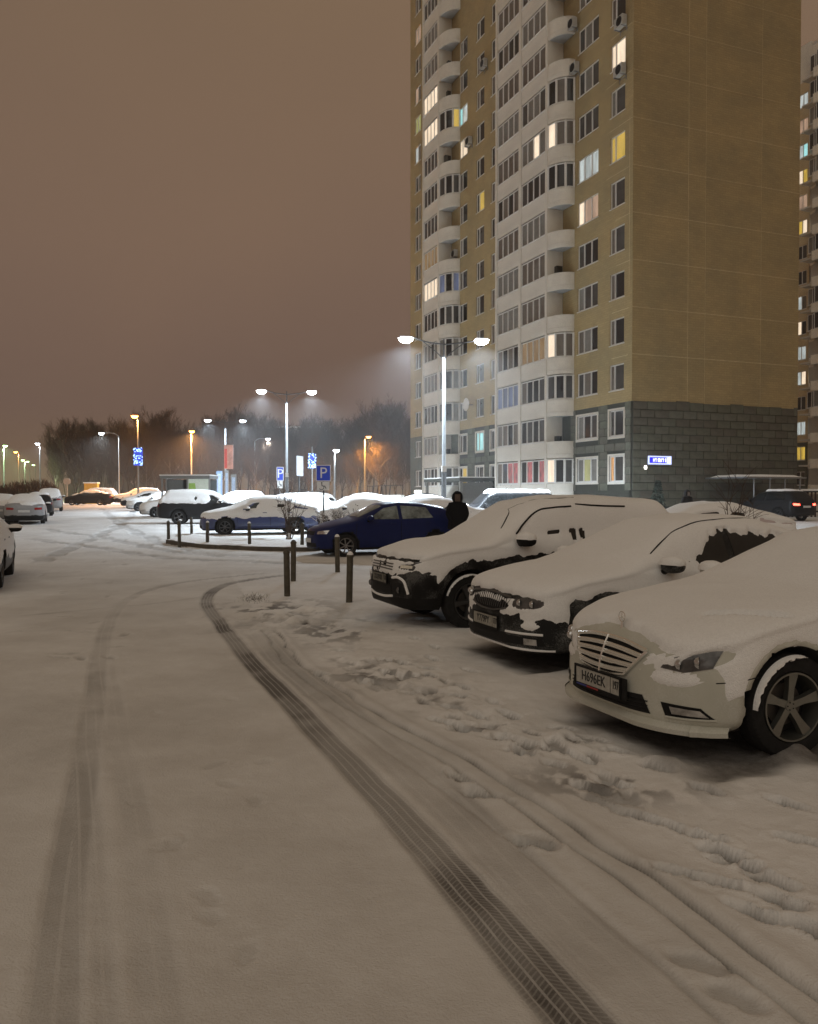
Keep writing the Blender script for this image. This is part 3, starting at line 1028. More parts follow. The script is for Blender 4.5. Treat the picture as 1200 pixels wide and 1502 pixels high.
def wheel_snow(t, bd, wi=0, r0=0.86, r1=1.0, a0=70, a1=175, y=-0.118):
    """snow caught along the tyre shoulder"""
    rw = bd.sp['rw']
    m = MB()
    n = 40
    vs = []
    for k in range(n + 1):
        a = R(a0 + (a1 - a0) * k / n)
        edge = math.sin(math.pi * k / n) ** 0.5
        w_ = (0.35 + 0.65 * edge) * (0.8 + 0.3 * float(vnoise(k * 0.9, 3.1, 0, 4)))
        ri, ro = rw * (r1 - (r1 - r0) * w_), rw * r1
        for (r_, yy) in ((ri, y + 0.012), (ri + 0.008, y - 0.006), (ro - 0.01, y - 0.004), (ro, y + 0.03)):
            vs.append((r_ * math.cos(a), yy, r_ * math.sin(a)))
    m.add(vs, [(k * 4 + i, (k + 1) * 4 + i, (k + 1) * 4 + i + 1, k * 4 + i + 1) for k in range(n) for i in range(3)])
    m.obj('tyre_snow', M_snow, t, True, loc=(bd.sp['wx'][wi], -(bd.sp['W'] - 0.135), rw))

def wiper(bd, t, y0, y1, z):
    pass

PHI = R(21.7)
def front_xy(px, py):
    return at(px, py)

# ---- big white saloon, nearest
def white_saloon(loc, rz):
    bd = Body('saloon', du=0.028, nj=(3, 26, 44))
    paint = mat('white_car_paint', (0.50, 0.50, 0.43), 0.40, var=0.08, vscale=3)
    dusted(paint, .35)
    t = thing('parked_car', 'snow-covered white saloon with wide chrome grille and upright hood ornament, nearest the camera', 'car', loc, rz, 'snow-covered cars parked nose out on the right')
    link('body', bd.mesh(paint, M_well, 0.20), t)
    # windows
    fw = MB(); bd.patch(fw, 'top', [(1.52, -.62), (1.44, 0), (1.52, .62)], [(2.2, -.52), (2.12, 0), (2.2, .52)], 14, 8, off=0.004); fw.obj('windscreen', M_glass, t, True)
    side_windows(bd, t, [([(1.72, .99), (2.62, 1.0)], [(2.18, 1.27), (2.62, 1.36)]), ([(2.72, 1.0), (3.55, 1.02)], [(2.72, 1.36), (3.35, 1.30)])], M_glass)
    # grille: chrome surround, dark inside, four slats and a centre bar
    g = MB()
    lo = [(-.25, .475), (-.12, .455), (0, .45), (.12, .455), (.25, .475)]
    hi = [(-.40, .665), (-.2, .695), (0, .703), (.2, .695), (.40, .665)]
    lo = [(a, b_ + .02) for a, b_ in lo]
    bd.patch(g, 'front', lo, hi, 20, 6, off=0.004)
    gr = g.obj('grille', M_well, t)
    s_ = MB()
    bd.strip(s_, 'front', hi, 0.017, off=0.012, m=0)
    bd.strip(s_, 'front', lo, 0.012, off=0.010)
    bd.strip(s_, 'front', [lo[0], hi[0]], 0.014, off=0.010)
    bd.strip(s_, 'front', [lo[-1], hi[-1]], 0.014, off=0.010)
    s_.obj('chrome_surround', M_chrome, gr, True)
    for k in range(4):
        f = (k + 0.75) / 4.7
        a = np.array(lo[0]) * (1 - f) + np.array(hi[0]) * f
        c = np.array(lo[2]) * (1 - f) + np.array(hi[2]) * f
        s2 = MB()
        for dz in (-0.006, 0.006):
            bd.strip(s2, 'front', [(a[0], a[1] + dz), (a[0] * .5, (a[1] + c[1] * 3) / 4 + dz), (0, c[1] + dz), (-a[0] * .5, (a[1] + c[1] * 3) / 4 + dz), (-a[0], a[1] + dz)], 0.0105, off=0.018)
        s2.obj('slat', M_chrome, gr, True)
    s3 = MB(); bd.strip(s3, 'front', [(0, lo[2][1]), (0, hi[2][1])], 0.011, off=0.024); s3.obj('centre_bar', M_chrome, gr, True)
    # hood ornament: ring on a stalk with three rays
    h = bd.onto('top', 0.17, 0, off=0)
    e = MB()
    R0 = 0.036
    e.tube([(0, R0 * math.cos(a), R0 * math.sin(a) + 0.075) for a in np.linspace(0, 2 * math.pi, 25)], 0.0034, 6, caps=False)
    for a in (90, 210, 330):
        e.tube([(0, 0, 0.075), (0, R0 * math.cos(R(a)), 0.075 + R0 * math.sin(R(a)))], [0.005, 0.002], 6)
    e.tube([(0, 0, -0.01), (0, 0, 0.04)], [0.012, 0.005], 8)
    e.obj('hood_ornament', M_chrome, t, True, loc=h)
    # headlights, seen as dark clear glass with the reflector inside
    for sd in (-1, 1):
        hl = MB()
        bd.patch(hl, 'front', [(sd * .52, .585), (sd * .66, .57), (sd * .78, .61)], [(sd * .56, .645), (sd * .70, .70), (sd * .80, .72)], 12, 6, off=0.006)
        ho = hl.obj('headlight', M_lamp, t, True)
        for (yy, zz, rr) in ((.62, .62, .035), (.71, .64, .04)):
            p = bd.onto('front', sd * yy, zz, off=0.010)
            if p is not None:
                c = MB().lathe([(0.001, -.022), (rr * .5, -.018), (rr * .85, -.006), (rr, .01)], 18, 'y')
                c.obj('headlight_lens', M_lampin, ho, True, loc=p, rot=(0, 0, R(-90 + (-sd) * -35)))
    # lower bumper: dark intake, fog lights, lip
    it = MB(); bd.patch(it, 'front', [(-.46, .27), (0, .262), (.46, .27)], [(-.40, .385), (0, .375), (.40, .385)], 20, 4, off=0.004); io = it.obj('air_intake', M_well, t)
    for k in range(3):
        q = MB(); bd.strip(q, 'front', [(-.44, .295 + k * .027), (0, .285 + k * .027), (.44, .295 + k * .027)], 0.004, off=0.006); q.obj('intake_slat', M_black, io)
    for sd in (-1, 1):
        fg = MB(); bd.patch(fg, 'front', [(sd * .56, .275), (sd * .80, .285)], [(sd * .53, .365), (sd * .745, .355)], 12, 4, off=0.004); fo = fg.obj('fog_light', M_black, t, True)
        f2 = MB(); bd.patch(f2, 'front', [(sd * .60, .30), (sd * .775, .30)], [(sd * .585, .345), (sd * .74, .34)], 10, 3, off=0.012); f2.obj('fog_lens', M_lampin, fo, True)
        f3 = MB(); bd.strip(f3, 'front', [(sd * .56, .275), (sd * .68, .277), (sd * .80, .285)], .007, off=.008); f3.obj('fog_trim', paint, fo, True)
    lip = MB()
    pr = []
    for yy in np.linspace(-.86, .86, 41):
        p = bd.onto('front', yy, 0.235, off=0.0)
        if p is not None:
            pr.append(p)
    vs = []
    for p in pr:
        e = max(0.0, min(1.0, (.88 - abs(p.y)) / .10)) ** .5
        g_ = 1 + .03 * e
        vs += [(p.x + .05, p.y, .235 + .01 * e), (p.x - .015 * e, p.y * (1 + .01 * e), .225 + .01 * e), (p.x - .045 * e, p.y * g_, .205), (p.x - .040 * e, p.y * g_, .175), (p.x + .02, p.y, .165)]
    lip.add(vs, [(k * 5 + i, (k + 1) * 5 + i, (k + 1) * 5 + i + 1, k * 5 + i + 1) for k in range(len(pr) - 1) for i in range(4)])
    lip.obj('bumper_lip', paint, t, True)
    ls = MB()
    vs = []
    for k, p in enumerate(pr):
        tt = 0.010 + 0.006 * float(vnoise(k * .8, 1, 0, 3))
        vs += [(p.x + .03, p.y, .250 + tt), (p.x - .02, p.y * 1.01, .238 + tt), (p.x - .046, p.y * 1.03, .207 + tt * .6)]
    ls.add(vs, [(k * 3 + i, (k + 1) * 3 + i, (k + 1) * 3 + i + 1, k * 3 + i + 1) for k in range(len(pr) - 1) for i in range(2) if k < 5])
    pf = bd.onto('front', 0, .40, off=0)
    bk = MB().box(-.31, .31, -.07, .07, -.02, -.005)
    plate(bd, t, pf.x - 0.035, 0.405, 'H696EK', '197', flag=True)
    bk.obj('plate_holder', M_well, t, loc=(pf.x - 0.030, 0, 0.40), rot=(R(90), 0, R(-90)))
    q = MB(); bd.strip(q, 'side', [(1.30, .25), (1.32, .6), (1.36, .93)], .004, -1, .0005, 4, 8); q.obj('door_seam', M_black, t)
    bs = MB(); bd.strip(bs, 'side', [(0.30, .52), (.42, .535), (.55, .56)], .0035, -1, .0005, 4, 6); bs.obj('bumper_seam', M_black, t)
    mirror(bd, t, 1.85, .97, paint)
    add_wheels(t, bd, 5, mat('silver_alloy', (0.22, 0.22, 0.20), 0.35, 0.85, var=0.15), steer=R(-4))
    wheel_snow(t, bd, 0, 0.87, 0.99, 75, 178)
    def cov(x, y, z, nz, sd):
        n = fbm(x * 5, y * 5, z * 5, sd, 3)
        c = (z - 0.57 + 0.10 * n) * 3
        # packed against the flank, thinner towards the sill
        c = np.where((x > 0.35), np.maximum(c, (z - (0.33 + 0.13 * np.exp(-((x - .86) / .45) ** 2)) + 0.08 * n) * 4), c)
        # corner of the bumper keeps a slab of snow
        c = np.maximum(c, 0.5 - np.hypot((np.abs(y) - 0.60) / 0.16, (z - 0.52) / 0.045) * 0.5 + 0.1 * n)
        front = x < 0.62
        # melted V above the grille
        vv = 0.42 - np.abs(y) * 0.95
        c = np.where(front & (z > .66) & (z < .80), np.minimum(c, (z - (0.768 + 0.012 * n) + 0.28 * np.clip(np.abs(y) - .22, 0, 1)) * 14), c)
        ed = np.abs(np.hypot((np.abs(y) - .30) / 1.0, 0) )
        gh = (np.abs(y) < 0.43 + (z - .68) * .5) & (z < .72) & front
        c = np.where(gh, -1, c)
        # headlight openings
        hl = np.hypot((np.abs(y) - 0.735) / 0.10, (z - 0.65 - (np.abs(y) - .735) * 0.40) / 0.055) - 1
        c = np.where(front, np.minimum(c, hl * 1.6 + 0.25 * n), c)
        c = np.where(front & (z < 0.43 + .04 * n), -1, c)
        # wheel arch edge stays bare
        d = np.hypot(x - .86, z - .34)
        c = np.minimum(c, (d - 0.425) * 12)
        d = np.hypot(x - 3.72, z - .34)
        c = np.minimum(c, (d - 0.425) * 12)
        # thin scraped streak on the bonnet
        st = np.abs((x - 0.62) - 0.9 * (-(y) - 0.52)) / 0.035 + np.clip(np.abs(y + .62) - .16, 0, 1) * 30
        c = np.where((z > .7) & (y < 0) & (x < 1.2), np.minimum(c, (st - 1) * 0.4 + .05), c)
        return c
    kind_ = link('snow_cover', bd.snow(cov, 11, 0.038, 0.010), t)
    return t

# ---- dark liftback in the middle
def dark_liftback(loc, rz):
    bd = Body('liftback', du=0.026, nj=(3, 30, 44))
    paint = mat('dark_grey_paint', (0.016, 0.017, 0.017), 0.45, var=0.25, spec=0.15)
    dusted(paint, .22)
    t = thing('parked_car', 'snow-covered dark liftback with slatted grille, between the white saloon and the black off-roader', 'car', loc, rz, 'snow-covered cars parked nose out on the right')
    link('body', bd.mesh(paint, M_well, 0.20), t)
    fw = MB(); bd.patch(fw, 'top', [(1.27, -.62), (1.2, 0), (1.27, .62)], [(1.95, -.52), (1.88, 0), (1.95, .52)], 14, 8, off=0.004); fw.obj('windscreen', M_glass, t, True)
    side_windows(bd, t, [([(1.47, .985), (2.42, .985)], [(1.87, 1.24), (2.42, 1.355)]), ([(2.50, .985), (3.35, 1.01)], [(2.50, 1.355), (3.2, 1.28)])], M_glass)
    lo = [(-.36, .60), (-.18, .565), (0, .555), (.18, .565), (.36, .60)]
    hi = [(-.40, .70), (-.2, .725), (0, .73), (.2, .725), (.40, .70)]
    g = MB(); bd.patch(g, 'front', lo, hi, 20, 6, off=0.004); gr = g.obj('grille', M_well, t)
    s_ = MB(); bd.strip(s_, 'front', lo, .010, off=.01); bd.strip(s_, 'front', hi, .012, off=.01); s_.obj('grille_surround', M_alloyd, gr, True)
    for k in range(17):
        yy = -.34 + .0425 * k
        s2 = MB(); bd.strip(s2, 'front', [(yy, .585 + abs(yy) * .04), (yy, .715)], .005, off=.012, sub=3); s2.obj('slat', M_alloyd, gr, True)
    for sd in (-1, 1):
        hl = MB(); bd.patch(hl, 'front', [(sd * .44, .62), (sd * .62, .60), (sd * .80, .66)], [(sd * .44, .70), (sd * .62, .73), (sd * .82, .75)], 12, 5, off=0.006); ho = hl.obj('headlight', M_lamp, t, True)
        for yy in (.52, .66):
            p = bd.onto('front', sd * yy, .665, off=0.009)
            c = MB().lathe([(0.001, -.022), (.02, -.018), (.03, -.006), (.036, .01)], 16, 'y'); c.obj('headlight_lens', M_lampin, ho, True, loc=p, rot=(0, 0, R(-90 + sd * 25)))
        fg = MB(); bd.patch(fg, 'front', [(sd * .36, .265), (sd * .78, .275)], [(sd * .36, .345), (sd * .76, .345)], 12, 4, off=0.004); fo = fg.obj('fog_light', M_well, t, True)
        f2 = MB(); bd.patch(f2, 'front', [(sd * .60, .275), (sd * .72, .278)], [(sd * .60, .335), (sd * .72, .335)], 8, 3, off=0.010); f2.obj('fog_lens', M_lampin, fo, True)
        f3 = MB(); bd.strip(f3, 'front', [(sd * .36, .375), (sd * .57, .378), (sd * .77, .382)], .012, off=.004); f3.obj('bumper_snow_ledge', M_snow, fo, True)
    it = MB(); bd.patch(it, 'front', [(-.36, .255), (.36, .255)], [(-.36, .36), (.36, .36)], 16, 3, off=0.004); it.obj('air_intake', M_well, t)
    lp = MB(); bd.strip(lp, 'front', [(-.80, .232), (-.4, .225), (0, .222), (.4, .225), (.80, .232)], .012, off=.006); lp.obj('bumper_lip', M_snow, t, True)
    pf = bd.onto('front', 0, .46, off=0)
    plate(bd, t, pf.x - 0.02, 0.445, 'Y779PY', '777', back=mat('dirty_plate', (0.30, 0.29, 0.25), 0.6, var=0.3, vscale=18))
    seam(bd, t, [[(1.28, .25), (1.30, .6), (1.34, .93)], [(2.44, .25), (2.45, .6), (2.45, .96)]])
    gu = MB(); bd.strip(gu, 'side', [(1.47, 1.09), (1.75, 1.235), (2.0, 1.345), (2.35, 1.41), (2.9, 1.425), (3.3, 1.385)], .009, -1, .034); gu.obj('roof_gutter', M_black, t, True)
    mirror(bd, t, 1.55, .955, paint)
    add_wheels(t, bd, 5, M_alloyd)
    def cov(x, y, z, nz, sd):
        n = fbm(x * 5, y * 5, z * 5, sd, 3)
        sp = spiky(x, z, sd)
        c = (z - 0.52 + 0.08 * n) * 4
        c = np.where(x > .45, (z - (0.63 + 0.03 * (x > 2) + 0.10 * np.exp(-((x - .88) / .4) ** 2)) + 0.05 * sp) * 6, c)
        front = x < .5
        c = np.maximum(c, 0.4 - np.hypot((np.abs(y) - .66) / .13, (z - .455) / .05) * .5 + .12 * n - (x > .5))
        gh = (np.abs(y) < .37) & (z > .555 + np.abs(y) * .10) & (z < .66 + .02 * n) & front
        c = np.where(gh, -1, c)
        gap = np.abs(z - .735 + np.abs(y) * .05) - .014 + 0.02 * n
        c = np.where(front & (np.abs(y) < .62), np.minimum(c, gap * 14), c)
        hl = np.hypot((np.abs(y) - .60) / .15, (z - .67) / .05) - 1
        c = np.where(front, np.minimum(c, hl * 1.4 + .7 * n + .1), c)
        # dark hole left in the side glass
        wn = (np.abs(y) > .5) & (z > .985 + .02 * sp) & (x > 1.85) & (x < 3.3)
        lim = 1.19 + .06 * sp + 0.10 * sstep(2.0, 2.5, x) - .55 * np.clip(2.25 - x, 0, 1) - .12 * np.clip(x - 2.8, 0, 1)
        lim = np.where(np.minimum(np.abs(x - 2.42), np.abs(x - 2.52)) < .028, 1.36, lim)
        c = np.where(wn & (nz < .75), np.minimum(c, (z - lim) * 6), c)
        # lower door edge
        d = np.hypot(x - .88, z - .33)
        c = np.minimum(c, (d - 0.44) * 8)
        return c
    link('snow_cover', bd.snow(cov, 31, 0.038, 0.011), t)
    return t

# ---- black off-roader
def black_suv(loc, rz):
    bd = Body('suv', du=0.026, nj=(3, 32, 46))
    paint = mat('black_car_paint', (0.008, 0.008, 0.008), 0.45, var=0.25, spec=0.15)
    dusted(paint, .2)
    t = thing('parked_car', 'snow-covered black off-roader with five-spoke wheels, farthest of the three parked nose out', 'car', loc, rz, 'snow-covered cars parked nose out on the right')
    link('body', bd.mesh(paint, M_black, 0.42), t)
    fw = MB(); bd.patch(fw, 'top', [(1.32, -.62), (1.24, 0), (1.32, .62)], [(1.94, -.56), (1.88, 0), (1.94, .56)], 14, 8, off=0.004); fw.obj('windscreen', M_glass, t, True)
    side_windows(bd, t, [([(1.55, 1.11), (2.52, 1.12)], [(1.98, 1.46), (2.52, 1.56)]), ([(2.62, 1.12), (3.42, 1.14)], [(2.62, 1.56), (3.42, 1.55)]), ([(3.52, 1.15), (4.05, 1.2)], [(3.52, 1.54), (3.95, 1.5)])], M_glass)
    for sd in (-1, 1):
        df = MB(); bd.strip(df, 'side', [(1.62, 1.20), (1.98, 1.47), (2.25, 1.53), (2.54, 1.55)], .013, sd, .036); df.obj('window_deflector', M_black, t, True)
        df = MB(); bd.strip(df, 'side', [(2.62, 1.575), (3.0, 1.555), (3.42, 1.545)], .013, sd, .036); df.obj('window_deflector', M_black, t, True)
        ra = MB(); bd.strip(ra, 'side', [(1.95, 1.60), (2.6, 1.655), (3.4, 1.665), (4.0, 1.62)], .012, sd, .015); ra.obj('roof_rail', M_black, t, True)
        hl = MB(); bd.patch(hl, 'front', [(sd * .44, .76), (sd * .74, .77)], [(sd * .42, .86), (sd * .80, .88)], 12, 5, off=0.006); ho = hl.obj('headlight', M_lamp, t, True)
        h2 = MB(); bd.patch(h2, 'front', [(sd * .55, .79), (sd * .73, .795)], [(sd * .55, .825), (sd * .73, .83)], 8, 3, off=0.016); h2.obj('headlight_lens', mat('bright_lens', (0.75, 0.72, 0.62), 0.25, var=.2, vscale=20), ho, True)
        ch = MB(); bd.strip(ch, 'front', [(sd * .40, .66), (sd * .52, .672), (sd * .63, .63), (sd * .68, .53), (sd * .70, .47)], .018, off=.014); ch.obj('bumper_trim', M_snow, t, True)
        fo = MB(); bd.patch(fo, 'front', [(sd * .44, .43), (sd * .64, .43)], [(sd * .44, .60), (sd * .60, .60)], 6, 4, off=0.004); fo_ = fo.obj('fog_light', M_well, t, True)
        p = bd.onto('front', sd * .53, .51, off=.012)
        MB().lathe([(0.001, -.02), (.025, -.015), (.04, -.004), (.045, .01)], 16, 'y').obj('fog_lens', M_lamp, fo_, True, loc=p, rot=(0, 0, R(-90 + sd * 20)))
    g = MB(); bd.patch(g, 'front', [(-.36, .73), (.36, .73)], [(-.40, .85), (.40, .85)], 14, 4, off=.004); go = g.obj('grille', M_well, t)
    for k in range(3):
        s2 = MB(); bd.strip(s2, 'front', [(-.38, .76 + k * .035), (0, .765 + k * .035), (.38, .76 + k * .035)], .009, off=.012); s2.obj('slat', M_alloyd, go, True)
    it = MB(); bd.patch(it, 'front', [(-.38, .44), (.38, .44)], [(-.34, .57), (.34, .57)], 14, 4, off=.004); it.obj('air_intake', M_well, t)
    sk = MB(); bd.strip(sk, 'front', [(-.40, .425), (-.2, .405), (0, .40), (.2, .405), (.40, .425)], .016, off=.010); sk.obj('skid_plate', M_snow, t, True)
    pf = bd.onto('front', 0, .63, off=0)
    plate(bd, t, pf.x - 0.02, 0.635, 'X129XB', '177', back=mat('dirty_plate_dark', (0.16, 0.155, 0.13), 0.6, var=0.3, vscale=18))
    seam(bd, t, [[(1.30, .35), (1.32, .7), (1.36, 1.03)], [(2.57, .35), (2.58, .7), (2.58, 1.06)]])
    gu = MB(); bd.strip(gu, 'side', [(1.48, 1.25), (1.7, 1.42), (1.92, 1.56), (2.2, 1.63), (2.7, 1.655)], .010, -1, .036); gu.obj('roof_gutter', M_black, t, True)
    mirror(bd, t, 1.66, 1.08, M_black, s=1.15)
    add_wheels(t, bd, 5, M_alloyd)
    wheel_snow(t, bd, 0, 0.90, 0.99, 60, 165)
    def cov(x, y, z, nz, sd):
        n = fbm(x * 5, y * 5, z * 5, sd, 3)
        sp = spiky(x, z, sd, 38)
        front = x < .42
        c = (z - .72 + .04 * n) * 6
        arch = 0.62 + 0.26 * sstep(.45, .95, x) + 0.07 * sstep(1.0, 2.0, x) + .06 * sstep(2.5, 3.6, x)
        c = np.where(~front, (z - arch + .035 * sp) * 7, c)
        c = np.where(front & (np.abs(y) < .36), np.maximum(c, (z - .70) * 6), c)
        gap = np.abs(z - .895 - (.0 * np.abs(y))) - .016 + .014 * n
        c = np.where(front & (np.abs(y) < .78), np.minimum(c, gap * 16), c)
        c = np.where(front & (z < .88), np.minimum(c, .42 + .7 * fbm(x * 12, y * 12, z * 12, 3, 2)), c)
        bk = np.hypot((np.abs(y) - .64) / .11, (z - .81) / .022) - 1
        c = np.where(front, np.minimum(c, bk), c)
        d = np.hypot(x - .92, z - .36)
        c = np.minimum(c, (d - 0.50) * 8)
        # slits by the door pillar
        sl = (np.abs(y) > .45) & (z > 1.12) & (z < 1.26 + .05 * sp)
        pil = np.minimum(np.abs(x - 2.50), np.abs(x - 2.63)) < .035
        c = np.where(sl & pil, -.5, c)
        ln = (np.abs(y) > .45) & (np.abs(z - (1.215 + .03 * (x - 2))) < .012 + .03 * np.clip(n, 0, 1)) & (x > 2.1) & (x < 3.2)
        c = np.where(ln, -.3, c)
        # seam between windscreen and pillar
        pl = (nz < .8) & (nz > .45) & (z > 1.2) & (x < 2.1)
        return c
    link('snow_cover', bd.snow(cov, 51, 0.042, 0.011), t)
    return t

# ---- generic parked cars farther off
_gen = {}
def far_car(kind_, paint, label, loc, rz, snow=0.62, group=None, alloy=None, glass=None, du=0.08, rear_lit=False, seed=0, front_bits=True, lowz=.25):
    key = (kind_, du)
    if key not in _gen:
        _gen[key] = Body(kind_, du=du, nj=(2, 12, 18))
    bd = _gen[key]
    sp = bd.sp
    t = thing('parked_car', label, 'car', loc, rz, group)
    link('body', bd.mesh(paint, M_black, lowz), t)
    glass = glass or M_glass
    T = {'saloon': (1.5, 2.2, .99, 2.3, 2.75, 3.6, 1.34), 'liftback': (1.42, 2.1, .985, 2.2, 2.6, 3.5, 1.35), 'suv': (1.3, 1.94, 1.12, 2.05, 2.6, 3.95, 1.55), 'hatch': (1.15, 1.88, 1.0, 2.0, 2.35, 3.3, 1.36), 'van': (.8, 1.36, 1.2, 1.4, 2.3, 4.4, 1.7)}[kind_]
    fw = MB(); bd.patch(fw, 'top', [(T[0] + .06, -.58), (T[0], 0), (T[0] + .06, .58)], [(T[1], -.5), (T[1] - .05, 0), (T[1], .5)], 10, 6, off=0.006); fw.obj('windscreen', glass, t, True)
    side_windows(bd, t, [([(T[0] + .28, T[2]), (T[4] - .05, T[2])], [(T[3] - .08, T[6] - .07), (T[4] - .05, T[6])]), ([(T[4] + .05, T[2]), (T[5], T[2] + .03)], [(T[4] + .05, T[6]), (T[5] - .15, T[6] - .05)])], glass, nu=8)
    zl = np.interp(.2, [k[0] for k in sp['top']], [k[1] for k in sp['top']]) - .12
    for sd in (-1, 1):
        hl = MB(); bd.patch(hl, 'front', [(sd * .5, zl - .07), (sd * .74, zl - .06)], [(sd * .5, zl), (sd * .76, zl + .04)], 6, 3, off=.008); hl.obj('headlight', M_lampin, t, True)
        tz = .92 if kind_ in ('suv', 'van') else .80
        tl = MB(); bd.patch(tl, 'rear', [(sd * .46, tz - .06), (sd * .78, tz - .05)], [(sd * .46, tz + .04), (sd * .78, tz + .06)], 6, 3, off=.01)
        tm = mat('tail_lamp_lit', (0.4, 0.02, 0.02), 0.3, var=.1, emit=(1.0, 0.05, 0.03), estr=14.0) if rear_lit else M_red
        if tl.f:
            tl.obj('tail_light', tm, t, True)
    g = MB(); bd.patch(g, 'front', [(-.36, zl - .10), (.36, zl - .10)], [(-.38, zl), (.38, zl)], 8, 3, off=.006); g.obj('grille', M_well, t)
    g = MB(); bd.patch(g, 'front', [(-.5, .27), (.5, .27)], [(-.46, .38), (.46, .38)], 8, 3, off=.006)
    if g.f:
        g.obj('air_intake', M_well, t)
    rp = bd.onto('rear', 0, tz - .12 if kind_ != 'hatch' else .5, off=0.012)
    MB().box(-.005, .005, -.26, .26, -.056, .056).obj('licence_plate', M_plate, t, loc=rp)
    fp = bd.onto('front', 0, .44, off=0.012)
    MB().box(-.005, .005, -.26, .26, -.056, .056).obj('licence_plate', M_plate, t, loc=fp)
    mirror(bd, t, T[0] + .3, T[2] - .03, paint if snow > 1.2 else M_black, snowy=snow < 1.2, s=.95)
    add_wheels(t, bd, 7 if seed % 2 else 5, alloy or M_alloyd, hi=False)
    seam(bd, t, [[(T[0] - .1, .3), (T[0] - .05, .9)], [(T[4], .3), (T[4], T[2] - .03)]], rad=.006)
    for sd in (-1, 1):
        for xx in (T[4] - .22, T[5] - .15):
            p = bd.onto('side', xx, T[2] - .12, sd, .018)
            if p is not None:
                MB().box(-.08, .08, -.01, .01, -.012, .012).obj('door_handle', paint, t, loc=p)
    if kind_ == 'hatch' and snow > 5:
        for sd in (-1, 1):
            m = MB(); bd.patch(m, 'side', [(3.80, .86), (4.06, .84)], [(3.74, 1.10), (3.93, 1.06)], 6, 4, sd, .008); m.obj('tail_light', M_red, t, True)
    if snow < 5:
        def cov(x, y, z, nz, sd):
            n = fbm(x * 3, y * 3, z * 3, sd, 3)
            spk = spiky(x, z, sd, 9)
            if snow > 1.3:       # roof only
                return (z - snow + .02 * n) * 8
            c = (z - snow + .08 * n + .05 * spk) * 5
            glass_ = (np.abs(y) > .5) & (z > T[2]) & (z < T[6]) & (nz < .6)
            c = np.where(glass_ & (seed % 3 != 0), np.minimum(c, n + (seed % 3 - 1.3) * .5), c)
            return c
        link('snow_cover', bd.snow(cov, seed * 7 + 3, .07, .02), t)
    return t

# ------------------------------------------------------------------ the three cars parked nose out
white_saloon((1.36, 5.85, -0.02), PHI)
dark_liftback((0.80, 8.5, -0.02), PHI)
black_suv((-0.38, 11.1, -0.03), PHI)

# ------------------------------------------------------------------ apartment towers
def brick_mat(name, c1, c2, mortar, sx, sy, bump=0.3):
    m = bpy.data.materials.new(name)
    m.use_nodes = True
    nt = m.node_tree
    b = nt.nodes['Principled BSDF']
    tc = nt.nodes.new('ShaderNodeTexCoord')
    sp = nt.nodes.new('ShaderNodeSeparateXYZ')
    nt.links.new(tc.outputs['Object'], sp.inputs[0])
    ad = nt.nodes.new('ShaderNodeMath'); ad.operation = 'ADD'
    nt.links.new(sp.outputs['X'], ad.inputs[0]); nt.links.new(sp.outputs['Y'], ad.inputs[1])
    cb = nt.nodes.new('ShaderNodeCombineXYZ')
    nt.links.new(ad.outputs[0], cb.inputs[0]); nt.links.new(sp.outputs['Z'], cb.inputs[1])
    br = nt.nodes.new('ShaderNodeTexBrick')
    br.inputs['Scale'].default_value = 1.0
    br.inputs['Brick Width'].default_value = sx
    br.inputs['Row Height'].default_value = sy
    br.inputs['Mortar Size'].default_value = sy * 0.10
    br.inputs['Color1'].default_value = (*c1, 1)
    br.inputs['Color2'].default_value = (*c2, 1)
    br.inputs['Mortar'].default_value = (*mortar, 1)
    nt.links.new(cb.outputs[0], br.inputs['Vector'])
    no = nt.nodes.new('ShaderNodeTexNoise')
    no.inputs['Scale'].default_value = 0.35; no.inputs['Detail'].default_value = 7; no.inputs['Roughness'].default_value = 0.7
    nt.links.new(tc.outputs['Object'], no.inputs['Vector'])
    rp = nt.nodes.new('ShaderNodeValToRGB')
    rp.color_ramp.elements[0].position, rp.color_ramp.elements[0].color = 0.35, (0.80, 0.82, 0.84, 1)
    rp.color_ramp.elements[1].position, rp.color_ramp.elements[1].color = 0.65, (1.08, 1.05, 1.0, 1)
    nt.links.new(no.outputs['Fac'], rp.inputs[0])
    mx = nt.nodes.new('ShaderNodeMix'); mx.data_type = 'RGBA'; mx.blend_type = 'MULTIPLY'; mx.inputs['Factor'].default_value = 1
    oi = nt.nodes.new('ShaderNodeObjectInfo'); va = nt.nodes.new('ShaderNodeVectorMath'); va.operation = 'ADD'
    nt.links.new(tc.outputs['Object'], va.inputs[0]); nt.links.new(oi.outputs['Location'], va.inputs[1]); nt.links.new(va.outputs[0], no.inputs['Vector'])
    nt.links.new(br.outputs['Color'], mx.inputs['A']); nt.links.new(rp.outputs[0], mx.inputs['B'])
    nt.links.new(mx.outputs['Result'], b.inputs['Base Color'])
    bp = nt.nodes.new('ShaderNodeBump'); bp.inputs['Strength'].default_value = bump; bp.inputs['Distance'].default_value = 0.01
    nt.links.new(br.outputs['Fac'], bp.inputs['Height']); bp.invert = True
    nt.links.new(bp.outputs[0], b.inputs['Normal'])
    b.inputs['Roughness'].default_value = 0.9
    MATS[name] = m
    return m

